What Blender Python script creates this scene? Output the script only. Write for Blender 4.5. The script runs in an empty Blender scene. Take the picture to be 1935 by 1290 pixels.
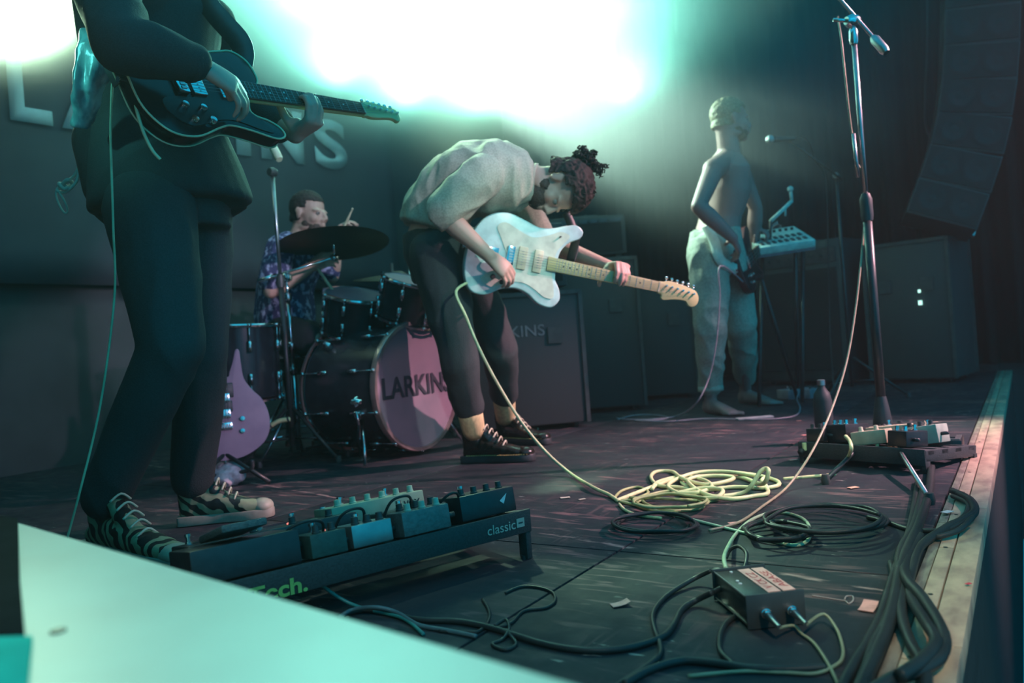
import bpy, bmesh, math, random
from mathutils import Vector, Matrix, Quaternion, noise
random.seed(7)
V = Vector
SC = bpy.context.scene
COL = SC.collection
# ---------------------------------------------------------------- camera
F, CAMH = 1500.0, 0.5
AZ, ROLL = math.radians(32.9), math.radians(4.3)
FW = V((-math.sin(AZ), math.cos(AZ), 0))
R_0 = V((math.cos(AZ), math.sin(AZ), 0))
UPZ = V((0, 0, 1))
RT = R_0*math.cos(ROLL) - UPZ*math.sin(ROLL)
UP = UPZ*math.cos(ROLL) + R_0*math.sin(ROLL)
cd = bpy.data.cameras.new('camera')
cam = bpy.data.objects.new('camera', cd); COL.objects.link(cam)
M = Matrix.Identity(4)
for i in range(3):
    M[i][0] = RT[i]; M[i][1] = UP[i]; M[i][2] = -FW[i]
M[2][3] = CAMH
cam.matrix_world = M
cd.sensor_width = 36; cd.lens = F/1935*36; cd.clip_start = 0.02; cd.clip_end = 100
cd.dof.use_dof = True; cd.dof.focus_distance = 1.95; cd.dof.aperture_fstop = 3.2
SC.camera = cam
SC.view_settings.view_transform = 'Standard'; SC.view_settings.look = 'None'
SC.view_settings.gamma = 1; SC.view_settings.exposure = 0.0
SC.view_settings.use_curve_mapping = False
SC.cycles.max_bounces = 3; SC.cycles.diffuse_bounces = 1; SC.cycles.glossy_bounces = 2
SC.cycles.volume_bounces = 0; SC.cycles.transmission_bounces = 2
SC.cycles.use_adaptive_sampling = False
SC.cycles.volume_step_rate = 2.0; SC.cycles.volume_max_steps = 96
def D(px, py, t):                       # world point seen at a photo pixel, t metres along the view axis
    return V((0, 0, CAMH)) + (FW + RT*((px-967.5)/F) - UP*((py-643)/F))*t
def G(px, py, z=0.0):                   # world point on a level plane
    d = FW + RT*((px-967.5)/F) - UP*((py-643)/F)
    return V((0, 0, CAMH)) + d*((z-CAMH)/d.z)
# ---------------------------------------------------------------- light
w = bpy.data.worlds.new('teal_ambient'); SC.world = w; w.use_nodes = True
bg = w.node_tree.nodes['Background']
bg.inputs[0].default_value = (0.0, 0.62, 1.0, 1); bg.inputs[1].default_value = 0.64  # even teal ambient, added to lift the dark surfaces
def aim(o, target):
    o.rotation_euler = (V(target)-o.location).to_track_quat('-Z', 'Y').to_euler()
def spot(name, loc, target, color, power, size=60, blend=.6, radius=.12):
    l = bpy.data.lights.new(name, 'SPOT'); l.color = color; l.energy = power
    l.spot_size = math.radians(size); l.spot_blend = blend; l.shadow_soft_size = radius
    o = bpy.data.objects.new(name, l); COL.objects.link(o); o.location = loc; aim(o, target); return o
def area(name, loc, target, color, power, sx, sy):
    l = bpy.data.lights.new(name, 'AREA'); l.color = color; l.energy = power
    l.shape = 'RECTANGLE'; l.size = sx; l.size_y = sy
    o = bpy.data.objects.new(name, l); COL.objects.link(o); o.location = loc; aim(o, target); return o
MINT = (.55, 1.0, .72); TEAL = (.0, .62, 1.0); PINK = (1.0, .52, .72); WARM = (1.0, .74, .42)
HAZE_DENS = 0.006
LP2 = D(25, 30, 4.0)
GLOW = (.31, 1.0, .76)
for px_, py_, dp_, pw_ in ((470, -60, 5.6, 800), (600, 10, 5.8, 1250), (740, -40, 6.0, 1500), (800, 70, 6.1, 1300), (920, 30, 6.1, 1500), (1010, 110, 6.1, 1150), (1110, 80, 6.1, 900), (640, 140, 5.9, 650), (770, 180, 6.0, 800), (900, 190, 6.1, 700), (1180, 170, 6.1, 600)):
    spot('back_lamp', D(px_, py_, dp_), (-.1, -.2, 3.1), GLOW, pw_*.62, 66, .9, .12)
spot('back_lamp_player', D(760, -150, 5.3), (-1.9, 2.9, 1.35), (.62, 1.0, .66), 2600, 17, .9)
spot('back_lamp_side', (-3.9, 4.6, 3.0), (-1.5, 4.35, 1.42), (.60, 1.0, .80), 6500, 22, .7)
spot('back_lamp_left', LP2, (0, -.4, 2.6), (.62, 1.0, .66), 1300, 80, 1.0, .2)
spot('side_lamp_cyan', (-2.9, -1.7, 2.7), D(168, 150, 2.06), (.15, 1.0, .92), 260, 8, .6)
spot('front_lamp_drum', (.47, .66, .40), (-2.40, 2.80, .24), (1.0, .58, .60), 75, 10.5, .6, .02)
spot('front_lamp_mauve', (2.6, .9, 1.5), (-3.1, 2.28, .5), (1.0, .62, .95), 300, 13, .5, .05)
spot('front_lamp_drummer', (2.4, 1.6, 2.7), (-3.2, 2.95, 1.15), (.86, .78, 1.0), 650, 14, .6, .05)
spot('guitar_fill', (1.2, 1.4, 2.2), D(960, 500, 3.1), (.66, 1.0, .84), 240, 14, .8, .08)  # added spot, brightens the pale guitar
spot('front_lamp_low', (-.6, -1.7, .9), (-1.9, 2.9, 1.15), (1.0, .60, .42), 15, 18, .8, .05)
spot('front_lamp_floor', (2.2, 4.6, 3.2), (-1.2, 3.0, 0), (1.0, .50, .58), 2300, 34, .9, .05)
spot('front_lamp_warm', (1.4, -.6, 3.4), (-.12, 1.55, .0), (1.0, .74, .44), 460, 14, .9, .05)
spot('cable_fill', (1.2, .6, 3.2), (-.78, 2.45, 0), (1.0, .98, .68), 300, 15, .8, .05)  # added spot just for the cream cables
spot('front_lamp_box', (.9, .2, 2.6), (-.42, 1.38, .05), (1.0, .80, .72), 60, 9, .9, .05)
spot('front_lamp_mint', (0.2, -1.2, 3.0), (-.7, .30, .3), (.95, 1.0, .84), 84, 24, .5, .1)
spot('banner_fill', (-2.0, 3.3, 4.3), (-4.42, 3.3, 1.9), (.55, .95, 1.0), 130, 56, .9, .1)  # added unseen spot to lift the banner letters
area('hall_fill', (3.4, 0.5, 3.2), (-2, 3, .8), TEAL, 12, 3, 2.4)  # added teal fill from the hall side, lifts the blacks
area('overhead_fill', (-1.9, 2.8, 4.3), (-1.9, 2.8, 0), TEAL, 46, 4, 6)  # added teal fill overhead, lifts and tints the dark areas
spot('pedal_fill', (-.5, 4.9, 3.3), (-1.3, 1.58, .1), (.62, 1.0, .74), 260, 11, .9, .05)  # added unseen spot that puts glints on the pedal tops
# ---------------------------------------------------------------- helpers
def tag(o, label=None, cat=None, group=None, kind=None):
    if label: o['label'] = label
    if cat: o['category'] = cat
    if group: o['group'] = group
    if kind: o['kind'] = kind
    return o
def thing(name, label, cat, loc=(0, 0, 0), group=None, mat=None):
    o = bpy.data.objects.new(name, None); COL.objects.link(o); o.empty_display_size = .05
    if mat is not None: o.matrix_world = mat
    else: o.location = loc
    return tag(o, label, cat, group)
_m = {}
def mat(name, col=(.5, .5, .5), rough=.5, metal=0.0, col2=None, scale=20, bump=0.0, stretch=None, emit=None, detail=4, lo=.4, hi=.6, spec=None):
    if name in _m: return _m[name]
    m = bpy.data.materials.new(name); m.use_nodes = True; nt = m.node_tree; b = nt.nodes['Principled BSDF']
    b.inputs['Base Color'].default_value = (*col, 1); b.inputs['Roughness'].default_value = rough
    b.inputs['Metallic'].default_value = metal
    if spec is not None: b.inputs['Specular IOR Level'].default_value = spec
    if emit: b.inputs['Emission Color'].default_value = (*emit[:3], 1); b.inputs['Emission Strength'].default_value = emit[3]
    tc = nt.nodes.new('ShaderNodeTexCoord'); mp = nt.nodes.new('ShaderNodeMapping')
    nt.links.new(tc.outputs['Object'], mp.inputs[0])
    if stretch: mp.inputs['Scale'].default_value = stretch
    n = nt.nodes.new('ShaderNodeTexNoise'); n.inputs['Scale'].default_value = scale; n.inputs['Detail'].default_value = detail
    nt.links.new(mp.outputs[0], n.inputs['Vector'])
    c2 = col2 if col2 else tuple(c*.8 for c in col)
    r = nt.nodes.new('ShaderNodeValToRGB'); e = r.color_ramp.elements
    e[0].position = lo; e[1].position = hi; e[0].color = (*col, 1); e[1].color = (*c2, 1)
    nt.links.new(n.outputs[0], r.inputs[0]); nt.links.new(r.outputs[0], b.inputs['Base Color'])
    if bump:
        bp = nt.nodes.new('ShaderNodeBump'); bp.inputs['Strength'].default_value = bump; bp.inputs['Distance'].default_value = .004
        nt.links.new(n.outputs[0], bp.inputs['Height']); nt.links.new(bp.outputs[0], b.inputs['Normal'])
    _m[name] = m; return m
def link(name, me, m=None, parent=None, mtx=None):
    o = bpy.data.objects.new(name, me); COL.objects.link(o)
    if m is not None and not me.materials: me.materials.append(m)
    if parent is not None: o.parent = parent
    if mtx is not None: o.matrix_local = mtx
    return o
def auto(me, a=.65):
    me.shade_smooth(); me.set_sharp_from_angle(angle=a)
def obj(name, bm, m, parent=None, smooth=False, mtx=None, bevel=0, bseg=2):
    if bevel:
        bmesh.ops.remove_doubles(bm, verts=bm.verts, dist=1e-6)
        es = [e for e in bm.edges if len(e.link_faces) == 2 and e.calc_face_angle(0) > .6]
        bmesh.ops.bevel(bm, geom=es, offset=bevel, segments=bseg, affect='EDGES', profile=.5, clamp_overlap=True)
    me = bpy.data.meshes.new(name); bm.to_mesh(me); bm.free()
    if smooth:
        for p in me.polygons: p.use_smooth = True
    elif bevel:
        auto(me)
    return link(name, me, m, parent, mtx)
def box(bm, c, s, rot=None):
    c = V(c); vs = []
    for x in (-.5, .5):
        for y in (-.5, .5):
            for z in (-.5, .5):
                v = V((x*s[0], y*s[1], z*s[2]))
                if rot is not None: v = rot @ v
                vs.append(bm.verts.new(c+v))
    for f in ((0,1,3,2),(4,6,7,5),(0,4,5,1),(2,3,7,6),(0,2,6,4),(1,5,7,3)):
        bm.faces.new([vs[i] for i in f])
def B(name, c, s, m, parent=None, rot=None, bevel=0):
    bm = bmesh.new(); box(bm, c, s, rot); return obj(name, bm, m, parent, bevel=bevel)
def basis(d):
    d = V(d).normalized()
    a = V((0, 0, 1)) if abs(d.z) < .9 else V((1, 0, 0))
    x = a.cross(d).normalized(); return x, d.cross(x).normalized(), d
def sweep(bm, pts, rad, seg=8, caps=True):
    pts = [V(p) for p in pts]; n = len(pts)
    if not hasattr(rad, '__len__'): rad = [rad]*n
    t0 = (pts[1]-pts[0]).normalized(); x, y, _ = basis(t0); rings = []
    for i, p in enumerate(pts):
        t = (pts[min(i+1, n-1)]-pts[max(i-1, 0)])
        t = t.normalized() if t.length > 1e-9 else t0
        x = (x - t*x.dot(t)); x = x.normalized() if x.length > 1e-6 else basis(t)[0]
        y = t.cross(x)
        rings.append([bm.verts.new(p + (x*math.cos(a)+y*math.sin(a))*rad[i]) for a in [2*math.pi*k/seg for k in range(seg)]])
    for a, b in zip(rings, rings[1:]):
        for k in range(seg):
            bm.faces.new((a[k], a[(k+1) % seg], b[(k+1) % seg], b[k]))
    if caps:
        bm.faces.new(rings[0][::-1]); bm.faces.new(rings[-1])
def cr(pts, sub=6, closed=False):                     # Catmull-Rom
    P = [V(p) for p in pts]; n = len(P); out = []
    for i in range(n if closed else n-1):
        if closed: a, b, c, d = P[(i-1) % n], P[i], P[(i+1) % n], P[(i+2) % n]
        else: a, b, c, d = P[max(i-1, 0)], P[i], P[i+1], P[min(i+2, n-1)]
        for k in range(sub):
            t = k/sub
            out.append(.5*((2*b)+(c-a)*t+(2*a-5*b+4*c-d)*t*t+(3*b-a-3*c+d)*t**3))
    if not closed: out.append(P[-1])
    return out
def T(name, pts, rad, m, parent=None, seg=8, smooth=True):
    bm = bmesh.new(); sweep(bm, pts, rad, seg); return obj(name, bm, m, parent, smooth)
def lathe(bm, prof, c=(0, 0, 0), ax=(0, 0, 1), seg=24, caps=True):   # prof: (r, h) pairs
    x, y, d = basis(ax); c = V(c); rings = []
    for r, h in prof:
        rings.append([bm.verts.new(c+d*h+(x*math.cos(a)+y*math.sin(a))*max(r, 1e-4)) for a in [2*math.pi*k/seg for k in range(seg)]])
    for a, b in zip(rings, rings[1:]):
        for k in range(seg): bm.faces.new((a[k], a[(k+1) % seg], b[(k+1) % seg], b[k]))
    if caps: bm.faces.new(rings[0][::-1]); bm.faces.new(rings[-1])
def L(name, prof, c, ax, m, parent=None, seg=24, smooth=False):
    bm = bmesh.new(); lathe(bm, prof, c, ax, seg); o = obj(name, bm, m, parent)
    auto(o.data)
    return o
def prism(bm, out, z0, z1):
    a = [bm.verts.new((p[0], p[1], z0)) for p in out]; b = [bm.verts.new((p[0], p[1], z1)) for p in out]
    n = len(out)
    for i in range(n): bm.faces.new((a[i], a[(i+1) % n], b[(i+1) % n], b[i]))
    bm.faces.new(a[::-1]); bm.faces.new(b)
def ball(bm, m4, u=14, v=8):
    rings = []
    for j in range(1, v):
        t = math.pi*j/v; z, r = math.cos(t), math.sin(t)
        rings.append([bm.verts.new(m4 @ V((r*math.cos(2*math.pi*k/u), r*math.sin(2*math.pi*k/u), z))) for k in range(u)])
    a, b = bm.verts.new(m4 @ V((0, 0, 1))), bm.verts.new(m4 @ V((0, 0, -1)))
    for p, q in zip(rings, rings[1:]):
        for k in range(u): bm.faces.new((p[k], q[k], q[(k+1) % u], p[(k+1) % u]))
    for k in range(u):
        bm.faces.new((a, rings[0][k], rings[0][(k+1) % u])); bm.faces.new((b, rings[-1][(k+1) % u], rings[-1][k]))
def ell(bm, c, r, rot=None, u=20, v=14):
    ball(bm, Matrix.Translation(V(c)) @ (rot.to_4x4() if rot is not None else Matrix.Identity(4)) @ Matrix.Diagonal((r[0], r[1], r[2], 1)), u, v)
def cap(bm, a, b, ra, rb, seg=14):                        # round-ended tapered limb piece
    a, b = V(a), V(b)
    sweep(bm, [a, b], [ra, rb], seg)
    for c, r in ((a, ra), (b, rb)): ball(bm, Matrix.Translation(c) @ Matrix.Scale(r, 4), seg, 8)
def chain(bm, pts, rs):
    for i in range(len(pts)-1): cap(bm, pts[i], pts[i+1], rs[i], rs[i+1])
def loft(bm, secs, seg=24, p=2.3):                       # secs: (centre, X half vector, Y half vector)
    rings = []
    for c, X, Y in secs:
        ring = []
        for k in range(seg):
            a = 2*math.pi*k/seg; ca, sa = math.cos(a), math.sin(a)
            ring.append(bm.verts.new(V(c)+V(X)*math.copysign(abs(ca)**(2/p), ca)+V(Y)*math.copysign(abs(sa)**(2/p), sa)))
        rings.append(ring)
    for a, b in zip(rings, rings[1:]):
        for k in range(seg): bm.faces.new((a[k], a[(k+1) % seg], b[(k+1) % seg], b[k]))
    bm.faces.new(rings[0][::-1]); bm.faces.new(rings[-1])
def fuse(name, bm, m, parent=None, voxel=.006, smooth=4, wr=None, mtx=None):
    """one continuous skin out of overlapping closed pieces; wr = (amplitude, scale, stretch) folds"""
    bmesh.ops.recalc_face_normals(bm, faces=bm.faces)
    me = bpy.data.meshes.new('tmp'); bm.to_mesh(me); bm.free()
    o = bpy.data.objects.new('tmp', me); COL.objects.link(o)
    r = o.modifiers.new('r', 'REMESH'); r.mode = 'VOXEL'; r.voxel_size = voxel
    if smooth: s = o.modifiers.new('s', 'SMOOTH'); s.factor = .5; s.iterations = smooth
    dg = bpy.context.evaluated_depsgraph_get(); dg.update()
    me2 = bpy.data.meshes.new_from_object(o.evaluated_get(dg)); bpy.data.objects.remove(o); bpy.data.meshes.remove(me)
    me2.name = name
    if wr:
        A, S, st = wr; st = V(st); nn = [v.normal.copy() for v in me2.vertices]
        for v, n_ in zip(me2.vertices, nn):
            q = V((v.co.x*st.x, v.co.y*st.y, v.co.z*st.z))*S
            q = q + noise.noise_vector(q*.6)*.7
            k = 1-abs(noise.noise(q))*2.2
            v.co += n_*A*k
    for p in me2.polygons: p.use_smooth = True
    return link(name, me2, m, parent, mtx)
def text_mesh(s, size=1, offset=0, extrude=0):
    c = bpy.data.curves.new('t', 'FONT'); c.body = s; c.size = size; c.offset = offset; c.extrude = extrude
    c.align_x = 'LEFT'; o = bpy.data.objects.new('t', c); COL.objects.link(o)
    dg = bpy.context.evaluated_depsgraph_get(); dg.update()
    me = bpy.data.meshes.new_from_object(o.evaluated_get(dg)); bpy.data.objects.remove(o)
    xs = [v.co.x for v in me.vertices]; ys = [v.co.y for v in me.vertices]
    return me, (min(xs), max(xs), min(ys), max(ys))
def text(name, s, org, ux, uy, width, height, m, parent=None, offset=.02, lift=.0015):
    """flat lettering filling width x height from org along ux, uy"""
    me, (x0, x1, y0, y1) = text_mesh(s, 1, offset)
    ux, uy, org = V(ux).normalized(), V(uy).normalized(), V(org); nz = ux.cross(uy)
    for v in me.vertices:
        v.co = org + ux*((v.co.x-x0)/(x1-x0)*width) + uy*((v.co.y-y0)/(y1-y0)*height) + nz*lift
    return link(name, me, m, parent)
# ---------------------------------------------------------------- materials
BLACK = mat('black_satin', (.045, .055, .058), .45)
BLACKM = mat('black_metal', (.04, .05, .053), .35, .3)
RUB = mat('black_rubber', (.045, .055, .058), .6)
CHROME = mat('chrome', (.85, .85, .88), .16, 1.0)
STEEL = mat('dull_steel', (.5, .5, .52), .35, 1.0)
TOLEX = mat('case_black', (.045, .055, .058), .6, scale=200, bump=.3)
WHITE = mat('white_print', (.75, .78, .78), .6)
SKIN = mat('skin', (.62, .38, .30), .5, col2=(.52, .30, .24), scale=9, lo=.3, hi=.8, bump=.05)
SKIN2 = mat('skin_shade', (.38, .21, .20), .5, col2=(.32, .18, .17), scale=9, lo=.3, hi=.8)  # bassist's skin, with the shade he stands in put into its colour
HAIR = mat('dark_hair', (.022, .014, .013), .75, col2=(.045, .027, .023), scale=60, stretch=(1, 1, .3), bump=.9)
BEARD = mat('brown_beard', (.09, .05, .04), .7, scale=200, bump=.6)
CREAM = mat('cream_cable', (.72, .78, .42), .45)
GREENC = mat('green_cable', (.42, .48, .22), .45)
BLKC = mat('black_cable', (.030, .036, .038), .45, spec=.35)
PINKT = mat('pink_tape', (.80, .38, .34), .7, scale=60)
BONE = mat('cream_plastic', (.74, .72, .52), .5)
GOLD = mat('brass', (.6, .42, .16), .3, 1.0)
EYE = mat('eye', (.28, .24, .22), .3); EYED = mat('iris', (.02, .015, .01), .2)
# ================================================================ setting
def wood_floor():
    m = bpy.data.materials.new('painted_stage_ply'); m.use_nodes = True; nt = m.node_tree; N = nt.nodes.new; K = nt.links.new
    b = nt.nodes['Principled BSDF']; geo = N('ShaderNodeNewGeometry')
    def nz(scale, st, det, rot=0, dist=0):
        mp = N('ShaderNodeMapping'); mp.inputs['Scale'].default_value = st; mp.inputs['Rotation'].default_value = (0, 0, rot)
        K(geo.outputs['Position'], mp.inputs[0]); n = N('ShaderNodeTexNoise'); n.inputs['Scale'].default_value = scale
        n.inputs['Detail'].default_value = det; n.inputs['Distortion'].default_value = dist; K(mp.outputs[0], n.inputs['Vector']); return n.outputs[0]
    def ramp(s, a, c, ca=(0, 0, 0), cb=(1, 1, 1)):
        r = N('ShaderNodeValToRGB'); e = r.color_ramp.elements; e[0].position = a; e[1].position = c
        e[0].color = (*ca, 1); e[1].color = (*cb, 1); K(s, r.inputs[0]); return r.outputs[0]
    def mix(f, a, c):
        x = N('ShaderNodeMix'); x.data_type = 'RGBA'
        K(f, x.inputs[0])
        for s, q in ((6, a), (7, c)):
            if isinstance(q, tuple): x.inputs[s].default_value = (*q, 1)
            else: K(q, x.inputs[s])
        return x.outputs[2]
    def mul(a, c, op='MULTIPLY'):
        x = N('ShaderNodeMath'); x.operation = op; x.use_clamp = True
        K(a, x.inputs[0]); K(c, x.inputs[1]) if not isinstance(c, float) else setattr(x.inputs[1], 'default_value', c); return x.outputs[0]
    streak = ramp(nz(26, (1, .14, 1), 9, math.radians(5), 1.2), .55, .66)
    streak2 = ramp(nz(34, (.16, 1, 1), 10, math.radians(13), 1.2), .55, .66)
    patch2 = ramp(nz(3.1, (1, 1, 1), 3), .50, .65)
    patch = ramp(nz(1.7, (1, 1, 1), 5), .42, .68)
    chips = ramp(nz(60, (.35, 1, 1), 4), .66, .72)
    wear = mul(mul(streak2, mul(streak, patch2), 'MAXIMUM'), patch)
    base = mix(ramp(nz(5, (1, 1, 1), 6), .35, .7), (.018, .026, .034), (.030, .036, .044))
    c = mix(wear, base, (.26, .15, .15))
    sep = N('ShaderNodeSeparateXYZ'); K(geo.outputs['Position'], sep.inputs[0])
    e1 = N('ShaderNodeMath'); e1.operation = 'MULTIPLY_ADD'; K(sep.outputs[0], e1.inputs[0]); e1.inputs[1].default_value = .24; K(sep.outputs[1], e1.inputs[2])
    e2 = N('ShaderNodeMath'); e2.operation = 'SUBTRACT'; K(e1.outputs[0], e2.inputs[0]); e2.inputs[1].default_value = 1.490
    e3 = N('ShaderNodeMath'); e3.operation = 'ABSOLUTE'; K(e2.outputs[0], e3.inputs[0])
    e4 = N('ShaderNodeMapRange'); K(e3.outputs[0], e4.inputs['Value']); e4.inputs['From Min'].default_value = .011; e4.inputs['From Max'].default_value = .003
    c = mix(mul(e4.outputs[0], ramp(nz(38, (.3, 1, 1), 6), .46, .60)), c, (.40, .27, .25)); c = mix(mul(chips, patch2), c, (.42, .40, .36))
    K(c, b.inputs['Base Color']); b.inputs['Specular IOR Level'].default_value = .2
    K(ramp(nz(14, (1, 1, 1), 6), .3, .75, (.55,)*3, (.8,)*3), b.inputs['Roughness'])
    bp = N('ShaderNodeBump'); bp.inputs['Strength'].default_value = .35; bp.inputs['Distance'].default_value = .003
    K(nz(40, (1, .25, 1), 6, math.radians(12)), bp.inputs['Height']); K(bp.outputs[0], b.inputs['Normal'])
    return m
FLOORM = wood_floor()
root = tag(bpy.data.objects.new('floor', None), kind='structure'); COL.objects.link(root)
B('subfloor', (-2.35, 2.55, -.045), (4.28, 9.1, .03), BLACK, root)
ys = [-2.0, -.79, 1.65, 4.09, 7.1]
for i, x1 in enumerate((-.205, -.82, -2.04, -3.26)):
    x0 = (-.82, -2.04, -3.26, -4.48)[i]; off = (0, 0, .35, -.5)[i]
    yy = [-2.0] + [y+off for y in ys[1:-1]] + [7.1]
    for y0, y1 in zip(yy, yy[1:]):
        B('floor_panel', ((x0+x1)/2, (y0+y1)/2, -.015), (x1-x0-.006, y1-y0-.006, .03), FLOORM, root, bevel=.002)
# worn timber lip of the stage
LIP = mat('worn_timber', (.56, .42, .30), .6, col2=(.32, .22, .17), scale=11, stretch=(2.6, 1.2, 1), bump=.25, detail=10, lo=.36, hi=.70)
LIP2 = mat('worn_timber_edge', (.30, .26, .20), .6, col2=(.16, .13, .11), scale=20, stretch=(3, .8, 1), bump=.3, detail=8)
tr = tag(bpy.data.objects.new('trim_1', None), kind='structure'); COL.objects.link(tr)
random.seed(3)
for (xa, xb, m, hz, ln, o_) in ((-.203, -.184, LIP2, .0, 1.9, .2), (-.182, -.155, LIP, .002, .62, .05), (-.152, -.108, LIP, .002, .94, .4)):
    y = -1.9+o_
    while y < 7.0:
        e = min(y+ln, 7.08)
        B('edge_board', ((xa+xb)/2, (y+e)/2, -.02+hz), (xb-xa, e-y-.003, .04), m, tr, bevel=.0015)
        y = e
sc_ = None
for y in [.95+i*.305 for i in range(14)]:
    for xx in (-.170,):
        if sc_ is None:
            sc_ = L('screw_head', [(.0045, 0), (.0045, .0006), (.001, .0008)], (0, 0, 0), (0, 0, 1), BLACKM, tr, 10); o = sc_
        else: o = sc_.copy(); COL.objects.link(o)
        o.location = (xx, y+random.uniform(-.03, .03), .002)
B('fascia', (-.125, 2.55, -.64), (.03, 9.1, 1.2), BLACK, tr)
PITM = mat('pit_floor', (.02, .02, .022), .8)
tag(B('floor_pit', (2.4, 2.55, -1.25), (5.0, 9.1, .06), PITM), kind='structure')
WALLM = mat('black_wall', (.05, .06, .064), .8, scale=3, bump=.2)
tag(B('wall_back', (-4.56, 2.55, 2.0), (.1, 9.1, 5), WALLM), kind='structure')
tag(B('wall_far', (.2, 7.2, 1.6), (9.6, .1, 5.8), WALLM), kind='structure')
tag(B('wall_near', (-2.4, -2.1, 2.0), (4.4, .1, 5), WALLM), kind='structure')
tag(B('ceiling', (-2.2, 2.55, 4.55), (4.9, 9.4, .1), WALLM), kind='structure')
tag(B('baseboard_far', (-2.3, 7.13, .05), (4.2, .04, .1), mat('scuffed_kick', (.10, .075, .08), .7)), kind='structure')
# black drapes at the far end
DR = mat('black_drape', (.005, .007, .008), 1.0, scale=60, bump=.2)
bm = bmesh.new(); prev = None
for i in range(281):
    x = -4.4+i*.018; y = 7.03+.045*math.sin(x*26+1.2*math.sin(x*5))+.02*math.sin(x*61)
    a = bm.verts.new((x, y, .06)); b2 = bm.verts.new((x+.02*math.sin(x*9), y, 4.3))
    if prev: bm.faces.new((prev[0], a, b2, prev[1]))
    prev = (a, b2)
o = obj('stage_drape', bm, DR, smooth=True); tag(o, 'floor-length black pleated drape hanging across the far end of the stage', 'drape')
md = o.modifiers.new('s', 'SOLIDIFY'); md.thickness = .006
# banner on the back wall
BAN = mat('banner_cloth', (.06, .07, .085), .85, col2=(.05, .055, .07), scale=2, bump=.1)
bn = thing('banner', 'wide dark cloth banner with big pale capital letters on the back wall', 'banner', (-4.46, 1.2, 3.2))
bm = bmesh.new(); g = {}
for i in range(41):
    for j in range(13):
        y = 1.2+i*.1; z = 1.0+j*.19
        g[i, j] = bm.verts.new((.012*math.sin(y*3.1+z)+.02, y-1.2, z-3.2))
for i in range(40):
    for j in range(12): bm.faces.new((g[i, j], g[i+1, j], g[i+1, j+1], g[i, j+1]))
o = obj('banner_cloth', bm, BAN, bn, True); o.modifiers.new('s', 'SOLIDIFY').thickness = .004
LET = mat('banner_letter', (.75, .85, .85), .7, scale=6)
yl = [2.13, 2.40, 2.83, 3.22, 3.57, 3.78, 4.29]; wl = [.22, .38, .33, .34, .12, .40, .34]
for ch, y, wd in zip('LARKINS', yl, wl):
    zz = 1.865+(y-2.13)*.03
    o = text('letter', ch, (-4.415, y, zz), (0, 1, .03), (0, 0, 1), wd, .385, LET, None, .035, 0)
    o.parent = bn; o.matrix_parent_inverse = Matrix.Translation((4.46, -1.2, -3.2))
    md = o.modifiers.new('s', 'SOLIDIFY'); md.thickness = .003
# haze
hm = bpy.data.materials.new('stage_haze'); hm.use_nodes = True; nt = hm.node_tree; nt.nodes.clear()
out = nt.nodes.new('ShaderNodeOutputMaterial'); vs = nt.nodes.new('ShaderNodeVolumeScatter')
vs.inputs['Color'].default_value = (1, 1, 1, 1); vs.inputs['Density'].default_value = HAZE_DENS; vs.inputs['Anisotropy'].default_value = .35
nt.links.new(vs.outputs[0], out.inputs['Volume'])
hz = B('haze', (-1.0, 2.6, 1.65), (6.8, 8.6, 5.6), hm); tag(hz, 'thin drifting stage haze filling the whole stage', 'haze', kind='stuff')
def bank(name, label, c, r, dens, ns, seed):
    m = bpy.data.materials.new(name); m.use_nodes = True; nt = m.node_tree; nt.nodes.clear(); N = nt.nodes.new; K = nt.links.new
    out = N('ShaderNodeOutputMaterial'); vs = N('ShaderNodeVolumeScatter'); vs.inputs['Anisotropy'].default_value = .45; K(vs.outputs[0], out.inputs['Volume'])
    tc = N('ShaderNodeTexCoord'); ln_ = N('ShaderNodeVectorMath'); ln_.operation = 'LENGTH'; K(tc.outputs['Object'], ln_.inputs[0])
    mp = N('ShaderNodeMapping'); mp.inputs['Location'].default_value = (seed, 0, 0); K(tc.outputs['Object'], mp.inputs[0])
    n = N('ShaderNodeTexNoise'); n.inputs['Scale'].default_value = ns; n.inputs['Detail'].default_value = 2; n.inputs['Distortion'].default_value = .4; K(mp.outputs[0], n.inputs['Vector'])
    a = N('ShaderNodeMapRange'); a.inputs['From Min'].default_value = 1; a.inputs['From Max'].default_value = .15; K(ln_.outputs['Value'], a.inputs['Value']); a.interpolation_type = 'SMOOTHSTEP'
    b_ = N('ShaderNodeMapRange'); b_.inputs['From Min'].default_value = .32; b_.inputs['From Max'].default_value = .66; b_.inputs['To Min'].default_value = .25; b_.inputs['To Max'].default_value = 1.5; K(n.outputs[0], b_.inputs['Value'])
    x = N('ShaderNodeMath'); x.operation = 'MULTIPLY'; K(a.outputs[0], x.inputs[0]); K(b_.outputs[0], x.inputs[1])
    y = N('ShaderNodeMath'); y.operation = 'MULTIPLY'; K(x.outputs[0], y.inputs[0]); y.inputs[1].default_value = dens; K(y.outputs[0], vs.inputs['Density'])
    bm = bmesh.new(); ball(bm, Matrix.Identity(4), 32, 20)
    o = obj(name, bm, m, None, True); R = Matrix((RT, FW, UP)).transposed().to_4x4()
    W4 = Matrix.Translation(V(c)) @ R @ Matrix.Diagonal((r[0], r[1], r[2], 1)); o.matrix_world = W4; Wi = W4.inverted()
    for v in o.data.vertices:                       # the cloud stops at the walls
        q = W4 @ v.co; q.x = max(q.x, -4.40); q.y = min(q.y, 6.9); q.z = min(max(q.z, .05), 4.4); v.co = Wi @ q
    return tag(o, label, 'haze', kind='stuff')
bank('haze_bank', 'bright mint cloud of haze around the hidden lamp above the drums', D(900, 60, 4.8), (3.1, 1.9, 1.7), .75, 1.7, 3.0)
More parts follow.
